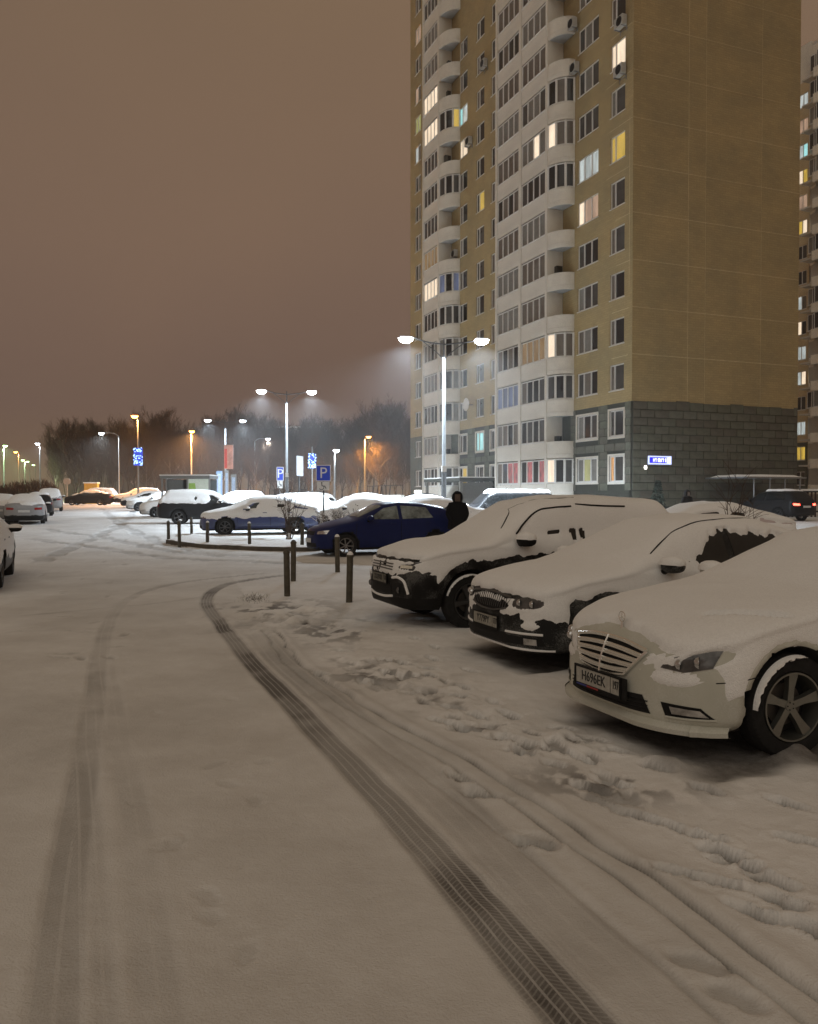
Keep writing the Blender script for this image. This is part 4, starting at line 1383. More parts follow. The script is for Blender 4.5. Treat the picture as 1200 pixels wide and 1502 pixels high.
M_brick = brick_mat('ochre_facing_brick', (0.385, 0.295, 0.152), (0.335, 0.255, 0.130), (0.30, 0.225, 0.11), 0.42, 0.14)
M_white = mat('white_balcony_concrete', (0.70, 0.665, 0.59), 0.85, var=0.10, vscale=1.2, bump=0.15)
M_block = mat('grey_green_block', (0.098, 0.098, 0.071), 0.9, var=0.22, vscale=1.5, bump=0.4, bscale=14)
M_blockj = mat('dark_mortar', (0.035, 0.035, 0.026), 0.95, var=0.2)
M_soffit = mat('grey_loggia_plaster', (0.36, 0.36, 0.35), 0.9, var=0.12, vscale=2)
M_frame = mat('white_window_frame', (0.72, 0.71, 0.68), 0.5, var=0.05)
M_seamlt = mat('pale_sealant', (0.62, 0.50, 0.31), 0.9, var=0.25)
M_seamdk = mat('dark_joint', (0.12, 0.11, 0.09), 0.9, var=0.2)
M_steel = mat('galvanised_steel', (0.30, 0.31, 0.32), 0.45, 0.6, var=0.15, vscale=4)

def lit(name, col, st, var=0.35, sc=1.6):
    m = bpy.data.materials.new(name)
    m.use_nodes = True
    nt = m.node_tree
    b = nt.nodes['Principled BSDF']
    b.inputs['Base Color'].default_value = (0.1, 0.1, 0.1, 1)
    b.inputs['Roughness'].default_value = 0.2
    tc = nt.nodes.new('ShaderNodeTexCoord')
    n = nt.nodes.new('ShaderNodeTexNoise'); n.inputs['Scale'].default_value = sc; n.inputs['Detail'].default_value = 4
    mp = nt.nodes.new('ShaderNodeMapping'); mp.inputs['Scale'].default_value = (1.8, 1.8, 0.35)
    oi = nt.nodes.new('ShaderNodeObjectInfo')
    va = nt.nodes.new('ShaderNodeVectorMath'); va.operation = 'ADD'
    nt.links.new(tc.outputs['Object'], va.inputs[0]); nt.links.new(oi.outputs['Location'], va.inputs[1])
    nt.links.new(va.outputs[0], mp.inputs[0]); nt.links.new(mp.outputs[0], n.inputs['Vector'])
    r = nt.nodes.new('ShaderNodeValToRGB')
    r.color_ramp.elements[0].position, r.color_ramp.elements[0].color = 0.35, (*[c * (1 - var) for c in col], 1)
    r.color_ramp.elements[1].position, r.color_ramp.elements[1].color = 0.65, (*col, 1)
    nt.links.new(n.outputs['Fac'], r.inputs[0]); nt.links.new(r.outputs[0], b.inputs['Emission Color'])
    b.inputs['Emission Strength'].default_value = st
    MATS[name] = m
    return m

GL = {
 'd': mat('window_glass_dark', (0.055, 0.052, 0.048), 0.12, var=0.4, vscale=1.5),
 'k': mat('window_glass_black', (0.018, 0.018, 0.018), 0.10, var=0.4, vscale=1.5),
 'g': mat('window_net_curtain', (0.17, 0.16, 0.14), 0.35, var=0.25, vscale=2.5),
 'b': mat('window_brown_blind', (0.12, 0.10, 0.08), 0.30, var=0.25, vscale=2.5),
 'W': lit('lit_window_warm_white', (1.0, 0.80, 0.58), 1.15, .25),
 'Y': lit('lit_window_yellow', (0.85, 0.56, 0.08), 0.75, .35),
 'C': lit('lit_window_cool', (0.72, 0.80, 0.78), 0.75, .5),
 'P': lit('lit_window_pink', (0.62, 0.40, 0.27), 0.75, .5),
 'A': lit('lit_window_amber', (0.42, 0.25, 0.09), 0.55, .5),
 'O': lit('lit_window_orange', (1.0, 0.45, 0.08), 0.9, .7, 3),
 'U': lit('lit_window_blue', (0.16, 0.22, 0.42), 0.45, .6),
 'T': lit('lit_window_turquoise', (0.45, 0.95, 0.95), 0.9, .3),
 'R': lit('red_garland_glow', (1.0, 0.16, 0.16), 0.5, .9, 6),
 'G': lit('lit_window_green_yellow', (0.55, 0.55, 0.18), 0.7, .4),
}

FH = 2.76
Z1 = 3.35                      # centre of the first row of windows
def fz(k):
    return Z1 + FH * (k - 1)

_unit = MB().box(-.5, .5, -.5, .5, -.5, .5)
_cube_cache = {}
def block(name, material, parent, x0, x1, y0, y1, z0, z1):
    if (name, material.name) not in _cube_cache:
        _cube_cache[(name, material.name)] = _unit.mesh(name, material)
    o = link(name, _cube_cache[(name, material.name)], parent, ((x0 + x1) / 2, (y0 + y1) / 2, (z0 + z1) / 2))
    o.scale = (x1 - x0, y1 - y0, z1 - z0)
    return o

def holed_wall(mb, x0, x1, z0, z1, holes, y, depth, m=0, mr=0):
    xs = sorted({x0, x1} | {h[0] for h in holes} | {h[1] for h in holes})
    zs = sorted({z0, z1} | {h[2] for h in holes} | {h[3] for h in holes})
    for i in range(len(xs) - 1):
        run = None
        for j in range(len(zs) - 1):
            cx, cz = (xs[i] + xs[i + 1]) / 2, (zs[j] + zs[j + 1]) / 2
            if any(h[0] < cx < h[1] and h[2] < cz < h[3] for h in holes):
                continue
            mb.add([(xs[i], y, zs[j]), (xs[i + 1], y, zs[j]), (xs[i + 1], y, zs[j + 1]), (xs[i], y, zs[j + 1])], [(0, 1, 2, 3)], m)
    for h in holes:
        a, b_, c, d = h
        v = [(a, y, c), (b_, y, c), (b_, y, d), (a, y, d), (a, y - depth, c), (b_, y - depth, c), (b_, y - depth, d), (a, y - depth, d)]
        mb.add(v, [(0, 1, 5, 4), (1, 2, 6, 5), (2, 3, 7, 6), (3, 0, 4, 7)], mr)

_win = {}
def window(parent, x0, x1, z0, z1, y, splits, glass, name='window', proud=0.0):
    """frame with mullions; every pane its own sub-part. x grows away from the camera-side corner"""
    key = (round(x1 - x0, 3), round(z1 - z0, 3), tuple(splits), proud)
    w, h = x1 - x0, z1 - z0
    if key not in _win:
        f = MB()
        t = 0.07
        f.box(0, w, -.03, .04, 0, t); f.box(0, w, -.03, .04, h - t, h)
        f.box(0, t, -.03, .04, t, h - t); f.box(w - t, w, -.03, .04, t, h - t)
        cuts = [0] + [s * w for s in splits] + [w]
        for c in cuts[1:-1]:
            f.box(c - .045, c + .045, -.03, .05, t, h - t)
        f.box(-.05, w + .05, .02, .14 + proud, -.05, -.001)     # sill
        panes = []
        for a, b_ in zip(cuts[:-1], cuts[1:]):
            panes.append(((a + .05, b_ - .05), MB()))
        _win[key] = (f.mesh('window', M_frame), panes, {})
    me_, panes, cache = _win[key]
    o = link(name, me_, parent, (x0, y, z0))
    for i, ((a, b_), _) in enumerate(panes):
        g = glass[i % len(glass)]
        if (i, g) not in cache:
            cache[(i, g)] = MB().add([(a, 0, .05), (b_, 0, .05), (b_, 0, h - .05), (a, 0, h - .05)], [(0, 1, 2, 3)]).mesh('pane', GL[g])
        link('pane', cache[(i, g)], o, (0, -0.005, 0))
    return o

TH = R(90 + 21.7)
D1 = Vector((-math.sin(R(21.7)), math.cos(R(21.7)), 0))
NN = Vector((-math.cos(R(21.7)), -math.sin(R(21.7)), 0))
C0 = Vector((13.1, 49.0, 0))
bt = thing('apartment_tower', 'tall ochre brick apartment tower with white balcony stacks and grey block base', 'apartment building', C0, TH)

TOP = fz(17) + 2.2
BASE = 7.3
def base_z(x):     # ground under the tower
    return 0.25
# column tables: (x0,x1, per-floor glass)
def rnd_glass(n, dark='ddkbg', k=1):
    return [random.choice(dark) for _ in range(n)]
A_cols = dict(x0=0.75, x1=2.2, sp=[0.62])
lit_A = {10: 'WW', 8: 'YY', 1: 'dO'}
lit_B = {7: 'PPW', 8: 'CCC', 1: 'gGg'}
holes = []
wins = []
NF_A, NF_M = 12, 14
for k in range(1, NF_A + 1):
    z = fz(k)
    wins.append((0.78, 2.22, z - .78, z + .78, [0.68], lit_A.get(k, None)))
    wins.append((3.5, 5.75, z - .75, z + .75, [0.34, 0.70], lit_B.get(k, None)))
for k in range(1, NF_M + 1):
    z = fz(k)
    wins.append((16.85, 18.0, z - .75, z + .75, [0.5], {4: 'Pg'}.get(k)))
    wins.append((19.2, 20.6, z - .75, z + .75, [0.66], {2: 'TT', 9: 'Yd'}.get(k)))
    wins.append((22.3, 23.8, z - .75, z + .75, [0.66], {12: 'CT', 11: 'WW', 1: 'Yk'}.get(k)))
frontw = [w for w in wins if w[0] < 7]
midw = [w for w in wins if w[0] > 7]
# walls: ochre above, block base below
mb = MB()
holed_wall(mb, 0, 7.6, BASE, TOP, [w[:4] for w in frontw if w[2] > BASE], 0, .16)
holed_wall(mb, 14.7, 26.0, BASE, TOP, [w[:4] for w in midw if w[2] > BASE], 0, .16)
mb.add([(7.5, -.3, 0), (15, -.3, 0), (15, -.3, TOP), (7.5, -.3, TOP)], [(0, 1, 2, 3)])
mb.box(0, 33.7, -12.9, -.4, TOP - .5, TOP)              # roof slab
mb.obj('wall', M_brick, bt)
mb = MB()
mb.box(0.3, 33.5, -12.6, -.9, .2, TOP - .6)
mb.obj('core', M_seamdk, bt)
pz_ = MB()
pz_.box(-.05, 33.9, -13, .2, TOP + .003, TOP + .9)
pz_.obj('parapet', M_white, bt)
mb = MB()
holed_wall(mb, 0, 7.6, -.2, BASE, [w[:4] for w in frontw if w[2] < BASE], -.03, .14)
mb.obj('base_wall', M_blockj, bt)
mb = MB()
holed_wall(mb, 14.7, 26.0, -.2, BASE, [w[:4] for w in midw if w[2] < BASE], -.03, .14)
mb.obj('base_wall', M_blockj, bt)
MB().box(0.03, .3, -12.9, -.03, -.2, BASE).obj('base_side_wall', M_blockj, bt)
for (x0, x1, z0, z1, sp_, g) in wins:
    gl = list(g) if g else (rnd_glass(1, 'kdd') + rnd_glass(2, 'ddkbbg'))[:len(sp_) + 1]
    window(bt, x0, x1, z0, z1, -.10, sp_, gl)
# pale surrounds of the windows in the block base
for (x0, x1, z0, z1, sp_, g) in wins:
    if z1 < BASE:
        s_ = MB()
        for (a, b_, c, d) in ((x0 - .14, x1 + .14, z0 - .16, z0 - .052), (x0 - .14, x1 + .14, z1 + .0, z1 + .12), (x0 - .14, x0, z0 - .05, z1), (x1, x1 + .14, z0 - .05, z1)):
            s_.box(a, b_, -.02, .035, c, d)
        s_.obj('window_surround', M_white, bt)
# facing blocks of the base, one by one: side wall and the front bay nearest the corner
rows = 15
rh = (BASE - 0.1) / rows
nb = 0
blockmats = [M_block, mat('grey_brown_block', (0.092, 0.084, 0.063), 0.9, var=0.22, vscale=1.5, bump=0.4, bscale=14), mat('pale_grey_block', (0.112, 0.110, 0.084), 0.9, var=0.22, vscale=1.5, bump=0.4, bscale=14)]
def lay(z0, z1, lo, hi, off, place, wdt=1.04, holes=()):
    x = lo - off
    while x < hi - 0.02:
        a, b_ = max(x, lo), min(x + wdt, hi)
        x += wdt
        if b_ - a < .06:
            continue
        segs = [(a, b_)]
        for h in holes:
            if h[2] - .17 < z1 - .02 and h[3] + .13 > z0 + .02:
                ns = []
                for (p, q) in segs:
                    if h[1] + .15 <= p or h[0] - .15 >= q:
                        ns.append((p, q)); continue
                    if p < h[0] - .15: ns.append((p, h[0] - .15))
                    if q > h[1] + .15: ns.append((h[1] + .15, q))
                segs = ns
        for (p, q) in segs:
            if q - p > .1:
                place(p + .018, q - .018, z0 + .018, z1 - .018)
fh = [w[:4] for w in frontw if w[3] < BASE + 1]
for r_ in range(rows):
    z0, z1 = 0.1 + r_ * rh, 0.1 + (r_ + 1) * rh
    off = 0.52 * (r_ % 2)
    if z1 < 1.2:
        continue
    def pside(p, q, a, b_):
        d = random.uniform(0, .012)
        block('block', random.choice(blockmats), bt, -.035 - d, .025, -q, -p, a, b_ + (random.uniform(0, .12) if r_ == rows - 1 else 0))
    def pfront(p, q, a, b_):
        d = random.uniform(0, .012)
        block('block', random.choice(blockmats), bt, p, q, -.028, .03 + d, a, b_)
    lay(z0, z1, 0.06, 12.86, off, pside)
    if z1 > 2.2:
        lay(z0, z1, 0.06, 6.5, off, pfront, holes=fh)
bm_far = MB()
fm = [w[:4] for w in midw if w[3] < BASE + 1]
for r_ in range(rows):
    z0, z1 = 0.1 + r_ * rh, 0.1 + (r_ + 1) * rh
    lay(z0, z1, 14.9, 25.5, 0.52 * (r_ % 2), lambda p, q, a, b_: bm_far.box(p, q, -.028, .03, a, b_), holes=fm)
kind(bm_far.obj('far_blocks', M_block, bt), 'stuff')
# side wall: storey-high brick panels with recessed joints
edges = [0.0, 4.05, 5.35, 9.75, 12.9]
for k in range(1, 17):
    za = BASE + (k - 1) * FH * 1.0
    zb_ = min(za + FH, TOP - .51)
    if za > 34.5:
        continue
    for a, b_ in zip(edges[:-1], edges[1:]):
        gp = .014
        pnl = block('wall_panel', M_brick, bt, 0.0 - random.uniform(0, .006), .12, -b_ + gp, -a - gp if a else -a, za + gp, zb_ - gp)
        # keep brick size: unit box would stretch the courses, so give each panel real geometry
        pnl.scale = (1, 1, 1)
        kx = (round(b_ - a, 2),)
        if ('pm', kx) not in _cube_cache:
            w_ = (b_ - a) - 2 * gp
            h_ = FH - 2 * gp
            _cube_cache[('pm', kx)] = MB().box(-.06, .06, -w_ / 2, w_ / 2, -h_ / 2, h_ / 2).mesh('wall_panel', M_brick)
        pnl.data = _cube_cache[('pm', kx)]
mb = MB()
mb.box(.008, .3, -12.88, -.02, BASE, 34.8)
mb.obj('panel_backing', M_seamlt, bt)
mb = MB(); mb.box(0, .3, -12.9, 0.0, 35.0, TOP); mb.obj('upper_side_wall', M_brick, bt)
# joints on the front wall: pale sealant at storeys and dark ones
js = MB()
for k in range(1, 12):
    z = BASE + k * FH
    if random.random() < .75:
        a = random.uniform(0, .4)
        js.box(a, random.uniform(1.6, 3.2), .001, .006, z - .012, z + .012)
js.box(.30, .325, .001, .006, 14, 24)
js.obj('joint_sealant', M_seamlt, bt)

# ---- a white stack: flat loggias ending in a rounded balcony that meets the wall
def stack(x_round, x0, bays, x1, y0, P, glaz_round, glaz_bays, floors, rr):
    """x_round: wall end of the round balcony; x0: where the flat part starts; bays: list of (xa,xb)"""
    # pilasters between bays
    pil = []
    allx = [x0] + [v for ab in bays for v in ab] + [x1]
    spans = [(x0, bays[0][0])] + [(bays[i][1], bays[i + 1][0]) for i in range(len(bays) - 1)] + [(bays[-1][1], x1)]
    ztop = fz(floors) + 1.9
    for (a, b_) in spans:
        for k in range(0, floors + 1):
            za = fz(k) + 1.05 if k else 0.1
            zb2 = (fz(k + 1) + 1.05 if k < floors else ztop) - .02
            block('pilaster', M_white, bt, a, b_, y0 + .02, y0 + P + .05, za, zb2)
    # return wall of the flat part facing the camera, recessed floors, slabs
    for k in range(1, floors + 1):
        z = fz(k)
        zlo, zhi = z - .78, z + .78
        for bi, (a, b_) in enumerate(bays):
            block('balcony_panel', M_white, bt, a + .01, b_ - .01, y0 + P - .12, y0 + P, z - FH + .86, zlo)
            block('balcony_slab', M_seamdk, bt, a, b_, y0, y0 + P - .005, zhi + .002, zhi + .035)
            g = glaz_bays[bi].get(k)
            if g is None:
                g = random.choice(['dddd', 'dkdd', 'bbbb', 'gggg', 'ddkd', 'kddk', 'bbdb', 'ggdg'])
            n = len(g) if len(g) > 2 else 4
            if b_ - a > 3:
                sp_ = [.25, .5, .75]
            else:
                sp_ = [.34, .67]
                g = g[:3]
            window(bt, a + .02, b_ - .02, zlo, zhi, y0 + P - .06, sp_, list(g), 'loggia_window')
        # round part
        n = 12
        par = MB()
        def arc(t, r_=1.0):
            # t 0 at the pilaster (outermost) -> 1 at the wall
            th = t * math.pi / 2
            return x0 - (x0 - x_round) * math.sin(th) * r_, y0 + P * math.cos(th) * r_ + 0.0
        q0, q1 = z - FH + .86, z - .80
        vs = []
        for i in range(n + 1):
            X0, Y0 = arc(i / n, 1.0)
            X1, Y1 = arc(i / n, .90)
            vs += [(X0, Y0, q0), (X0, Y0, q1), (X1, Y1, q1), (X1, Y1, q0)]
        fs = []
        for i in range(n):
            for j in range(4):
                fs.append((i * 4 + j, (i + 1) * 4 + j, (i + 1) * 4 + (j + 1) % 4, i * 4 + (j + 1) % 4))
        par.add(vs, fs)
        o = par.obj('round_balcony_wall', M_white, bt)
        rim = MB()
        for zz in (q1 - .02, q0 + .26):
            rim.tube([(arc(i / n, 1.012)[0], arc(i / n, 1.012)[1], zz) for i in range(n + 1)], .022, 4)
        rim.obj('rim', M_white, o)
        sl = MB()
        pts = [arc(i / n, .93) for i in range(n + 1)] + [(x0, y0)]
        sl.prism(pts, q0 + .02, q0 + .16, plane='xy')
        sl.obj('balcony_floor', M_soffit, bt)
        g = glaz_round.get(k, '')
        if g == '':     # open: something stored against the inner wall
            if random.random() < .8:
                a = random.uniform(.3, .6)
                block('balcony_box', GL['k'], bt, x0 - .35, x0 - .05, y0 + .25, y0 + .25 + a * .9, q1 - .3, q1 + random.uniform(.2, .9))
        else:
            w_ = MB()
            cuts = [0.0, .36, .68, 1.0]
            zt_ = z + .80
            for c in cuts:
                X0, Y0 = arc(min(max(c, .01), .985), .97)
                w_.tube([(X0, Y0, q1), (X0, Y0, zt_)], .085, 6)
            for zz in (q1 + .04, zt_ - .04):
                w_.tube([(arc(i / n, .97)[0], arc(i / n, .97)[1], zz) for i in range(n + 1)], .045, 4)
            wo = w_.obj('balcony_window', M_frame, bt)
            for i in range(3):
                p_ = MB()
                m_ = 4
                v = []
                for j in range(m_ + 1):
                    X0, Y0 = arc(cuts[i] + (cuts[i + 1] - cuts[i]) * j / m_, .96)
                    v += [(X0, Y0, q1), (X0, Y0, zt_)]
                p_.add(v, [(2 * j, 2 * j + 2, 2 * j + 3, 2 * j + 1) for j in range(m_)])
                p_.obj('pane', GL[g[i]], wo)
    # end wall of the flat part, seen through the open balconies
    ew = MB()
    ew.add([(x0 + .004, y0 - .3, .2), (x0 + .004, y0 + P - .01, .2), (x0 + .004, y0 + P - .01, ztop), (x0 + .004, y0 - .3, ztop)], [(0, 1, 2, 3)])
    ew.add([(x1 - .004, y0 - 2.0, .2), (x1 - .004, y0 + P - .01, .2), (x1 - .004, y0 + P - .01, ztop), (x1 - .004, y0 - 2.0, ztop)], [(0, 1, 2, 3)])
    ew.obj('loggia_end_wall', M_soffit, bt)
    pl = MB()
    pl.box(x0 + .01, x1 - .01, y0, y0 + P - .01, 0.1, fz(1) - FH + .81)
    n = 12
    pts = [(x0 - (x0 - x_round) * math.sin(i / n * math.pi / 2), y0 + P * math.cos(i / n * math.pi / 2)) for i in range(n + 1)] + [(x0, y0)]
    pl.prism(pts, 0.1, fz(1) - FH + .81, plane='xy')
    pl.obj('stack_plinth', M_white, bt)

stack(6.15, 7.55, [(7.8, 11.05), (11.4, 14.65)], 14.9, 0.0, 1.2,
      {1: 'Wkd', 3: 'dkd', 4: 'Wbb', 8: 'kkk', 9: 'Wbb', 10: 'kbk', 13: 'ddk', 14: 'kdk'},
      [{1: 'RkRk', 2: 'dkdk', 3: 'dkkb', 4: 'AAAA', 5: 'bbbb', 6: 'bbbb', 7: 'gggg', 8: 'dkkd', 9: 'gWgg', 10: 'dggd', 11: 'bbbb', 12: 'gggg'},
       {1: 'RRdb', 2: 'bkbb', 3: 'UUUU', 4: 'kbkb', 5: 'gggg', 6: 'gggg', 7: 'bbbb', 8: 'bkbk', 9: 'bbbb', 10: 'gggg', 11: 'bbbb', 12: 'kkbk', 13: 'bbbb'}], 14, 1.2)

# left wing: second stack stands further forward, then a strip of ochre wall
stack(23.7, 25.4, [(25.7, 28.8)], 29.05, 0, 1.2,
      {1: 'dkg', 3: 'gkg', 4: 'gdg', 5: 'gkg', 6: 'kdk', 7: 'UkU', 10: 'dkd', 12: 'kkY'},
      [{7: 'WWWW', 13: 'WWWW', 12: 'WWWW', 8: 'AAAA', 6: 'dkdk', 1: 'dkgd', 2: 'gggg', 3: 'kdbd', 4: 'gggg', 5: 'gkgg', 9: 'dddd', 10: 'dkkd', 11: 'dddd', 14: 'gggg', 15: 'gggg', 16: 'dddd', 17: 'dkdd'}], 17, 1.8)
WY = 0.5
XL0, XL1 = 29.05, 33.8
lw = []
for k in range(1, 18):
    z = fz(k)
    lw.append((31.2, 32.6, z - .75, z + .75, [.5], {13: 'GG', 16: 'PP', 12: 'gC', 14: 'gP'}.get(k)))
mb = MB()
holed_wall(mb, XL0, XL1, BASE, TOP, [w[:4] for w in lw if w[2] > BASE], WY, .16)
mb.add([(XL1, WY, BASE), (XL1, -12, BASE), (XL1, -12, TOP), (XL1, WY, TOP)], [(0, 1, 2, 3)])
mb.obj('wing_wall', M_brick, bt)
mb = MB()
holed_wall(mb, XL0, XL1, 0, BASE, [w[:4] for w in lw if w[2] < BASE], WY, .16)
mb.add([(XL1, WY, 0), (XL1, -12, 0), (XL1, -12, BASE), (XL1, WY, BASE)], [(0, 1, 2, 3)])
mb.obj('wing_base_wall', M_block, bt)
for (x0, x1, z0, z1, sp_, g) in lw:
    window(bt, x0, x1, z0, z1, WY - .10, sp_, list(g) if g else rnd_glass(2, 'ddbg'))

# ---- air conditioners and a dish hung on the wall
def bw(x, y, z):       # tower coordinates to the world
    return C0 + D1 * x + NN * y + Vector((0, 0, z))
def aircon(x, y, z, label, s=1.0):
    t = thing('air_conditioner', label, 'air conditioner', bw(x, y, z), TH, 'air conditioners hung on the tower')
    MB().box(-.42 * s, .42 * s, .10, .42, -.30 * s, .30 * s).obj('casing', mat('aircon_casing', (0.42, 0.41, 0.38), 0.6, var=.1), t)
    f = MB(); f.lathe([(0.001, .425), (.24 * s, .425), (.25 * s, .44), (.27 * s, .43)], 20, 'y', c=(-.08 * s, 0, 0)); f.obj('fan_grille', M_black, t)
    b_ = MB()
    for sx in (-.32 * s, .32 * s):
        b_.box(sx - .02, sx + .02, 0, .45, -.36 * s, -.31 * s)
        b_.box(sx - .02, sx + .02, 0, .03, -.6 * s, -.36 * s)
    b_.box(-.32 * s, .32 * s, 0, .03, -.40 * s, -.37 * s)
    b_.obj('bracket', M_steel, t)
aircon(1.0, 0, fz(9) + 1.50, 'air conditioner under the bright white window of the corner column')
aircon(.95, 0, fz(10) + 1.55, 'topmost air conditioner of the corner window column')
aircon(5.95, 0, fz(10) + 1.2, 'air conditioner beside the rounded balconies, high up')
aircon(6.05, .1, fz(11) + 1.3, 'air conditioner at the top edge beside the wide windows')
aircon(21.6, 0, fz(11) - .1, 'air conditioner between the two narrow window columns, upper one at right')
aircon(18.9, 0, fz(13) - .6, 'air conditioner left of the white loggia stack at the top')
aircon(24.5, -.1, fz(12) + .9, 'air conditioner on an open round balcony of the left stack, upper one')
aircon(24.6, -.1, fz(8) - .2, 'air conditioner on an open round balcony of the left stack, lower one')
dz = thing('satellite_dish', 'white satellite dish on the ochre wall left of the loggias', 'satellite dish', bw(21.2, 0, fz(3) + .35), TH)
m = MB(); m.lathe([(0.001, 0), (.25, .03), (.45, .10), (.55, .18)], 24, 'y', c=(0, .45, 0)); m.obj('dish', M_frame, dz, True)
MB().tube([(0, 0, 0), (0, .45, 0)], .03, 6).obj('dish_arm', M_steel, dz)

# ---- illuminated street-name plate on the corner
def on_side(t, z, out=0.12):      # point on the side wall, t metres from the corner
    return bw(-out, -t, z)
sg = thing('street_sign', 'lit blue street name plate on the grey block wall', 'street sign', on_side(1.05 + .9, zat(675, 49.5)), R(21.7) )
M_sblue = mat('sign_blue_lit', (0.02, 0.02, 0.5), 0.4, var=.1, emit=(0.03, 0.02, 0.75), estr=1.1)
M_spale = mat('sign_pale_lit', (0.5, 0.6, 0.9), 0.4, var=.1, emit=(0.55, 0.62, 1.0), estr=1.2)
M_swhite = mat('sign_white_lit', (0.9, 0.9, 0.9), 0.4, var=.05, emit=(0.95, 1.0, 1.0), estr=1.6)
MB().box(-.83, .83, -.02, .06, -.25, .25).obj('sign_box', M_spale, sg)
MB().box(-.77, .46, -.03, -.022, -.17, .17).obj('sign_face', M_sblue, sg)
g = MB()
xx = -.52
for i in range(8):
    wl = random.uniform(.07, .12)
    hh = .11
    g.box(xx, xx + wl * .3, -.042, -.032, -hh, hh)
    g.box(xx + wl * .3, xx + wl, -.042, -.032, hh * random.choice([-.2, .5, -1]), hh * 1.0 if i % 2 else hh * .4)
    xx += wl + .025
g.obj('sign_lettering', M_swhite, sg)
MB().box(.56, .60, -.03, -.022, -.16, .16).box(.64, .74, -.03, -.022, -.17, .17).obj('house_number', M_swhite, sg)
wl_ = thing('wall_lamp', 'small white lamp just below the blue street name plate', 'lamp', on_side(.85, zat(686, 49.5), .2), R(21.7))
m = MB(); m.lathe([(.001, -.13), (.07, -.1), (.10, 0), (.07, .1), (.001, .14)], 14); m.obj('globe', mat('lamp_globe', (.9, .9, .9), .3, var=.02, emit=(1, .97, .88), estr=2.5), wl_, True)
MB().tube([(0, .2, .12), (0, 0, .12)], .02, 6).obj('bracket', M_steel, wl_)

# ---- snow-topped canopy on posts in front of the side wall
cp = thing('canopy', 'snow-topped flat canopy on thin posts in front of the grey block wall', 'canopy', on_side(7.6, .45, 2.2), R(21.7))
MB().box(-2.4, 2.1, -1.5, 1.9, 2.28, 2.36).obj('roof', M_steel, cp)
m = MB()
vs, nn_ = [], 16
for j in range(9):
    for i in range(nn_ + 1):
        x, y_ = -2.42 + 4.54 * i / nn_, -1.52 + 3.4 * j / 8
        e = min(i, nn_ - i, 2) / 2 * min(j, 8 - j, 1)
        vs.append((x, y_, 2.363 + .14 * e + .03 * float(vnoise(x, y_, 0, 2)) * e))
m.add(vs, [(j * (nn_ + 1) + i, j * (nn_ + 1) + i + 1, (j + 1) * (nn_ + 1) + i + 1, (j + 1) * (nn_ + 1) + i) for j in range(8) for i in range(nn_)])
m.obj('roof_snow', M_snow, cp, True)
for x in (-1.7, -.5, .65, 1.8):
    MB().tube([(x, -1.3, -.3), (x, -1.3, 2.28)], .04, 6).obj('post', M_steel, cp)

# ---- entrance porch and ramp wall at the left foot of the tower
ep = thing('entrance_porch', 'dark entrance porch with a flat snow-topped roof at the foot of the tower', 'porch', bw(19.5, 2.2, .5), TH)
MB().box(-3, 4, -2, 1.2, 2.35, 2.6).obj('roof', M_blockj, ep)
MB().box(-3.02, 4.02, -2, 1.22, 2.603, 2.68).obj('roof_snow', M_snow, ep)
for x in (-2.8, .4, 3.8):
    MB().box(x - .1, x + .1, .9, 1.1, -.4, 2.35).obj('post', M_seamdk, ep)
MB().box(-2.5, 3.6, -1.9, -1.8, -.4, 2.3).obj('back_wall', M_seamdk, ep)
rmp = thing('ramp_wall', 'pale concrete ramp wall with a railing left of the entrance porch', 'wall', bw(27, 5.5, .5), TH)
MB().box(-4, 5, -.15, .15, -.6, 1.3).obj('wall', M_white, rmp)
r_ = MB()
r_.tube([(-4, 0, 2.1), (5, 0, 2.1)], .03, 6)
for x in np.arange(-4, 5.1, 1.5):
    r_.tube([(x, 0, 1.3), (x, 0, 2.1)], .02, 5)
r_.obj('railing', M_black, rmp)

# ---- second tower beyond, seen past the right edge
C1 = Vector((42.4, 94.0, 0))
M_white2 = mat('brightened_far_concrete', (.85, .80, .70), .9, var=.08)  # balcony concrete lightened in colour to stand in for missing light
M_soffit2 = mat('brightened_far_plaster', (.55, .52, .47), .9, var=.1)  # plaster brightened in colour for the same weak light
b2 = thing('apartment_tower', 'distant pale apartment tower with lit windows past the right end of the near tower', 'apartment building', C1, TH, None)
T2 = 51.0
w2 = []
for k in range(1, 18):
    w2.append((-2.85, -1.55, fz(k) - .75 + .3, fz(k) + .75 + .3))
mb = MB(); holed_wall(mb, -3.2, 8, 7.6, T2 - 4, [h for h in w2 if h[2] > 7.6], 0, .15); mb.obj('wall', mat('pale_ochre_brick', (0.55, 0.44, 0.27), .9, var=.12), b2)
mb = MB(); holed_wall(mb, -3.2, 8, 0, 7.6, [h for h in w2 if h[2] < 7.6], 0, .15); mb.obj('base_wall', M_block, b2)
mb = MB().box(-3.2, 8, -11, 0.02, T2 - 4, T2); mb.box(-16, -3.2, -11, .3, T2 - 2.5, T2 - .8); mb.obj('parapet', M_white, b2)
MB().box(-16, 8, -11, -.5, 0, T2 - .1).obj('core', M_soffit2, b2)
seq = {17: 'dk', 16: 'CC', 15: 'PP', 14: 'TC', 13: 'YW', 12: 'PP', 11: 'WY', 10: 'dk', 9: 'dk', 8: 'gC', 7: 'kW', 6: 'CC', 5: 'WC', 4: 'dk', 3: 'CC', 2: 'YY', 1: 'dk'}
for k in range(1, 18):
    h = w2[k - 1]
    window(b2, h[0], h[1], h[2], h[3], -.1, [.5], list(seq[k]))
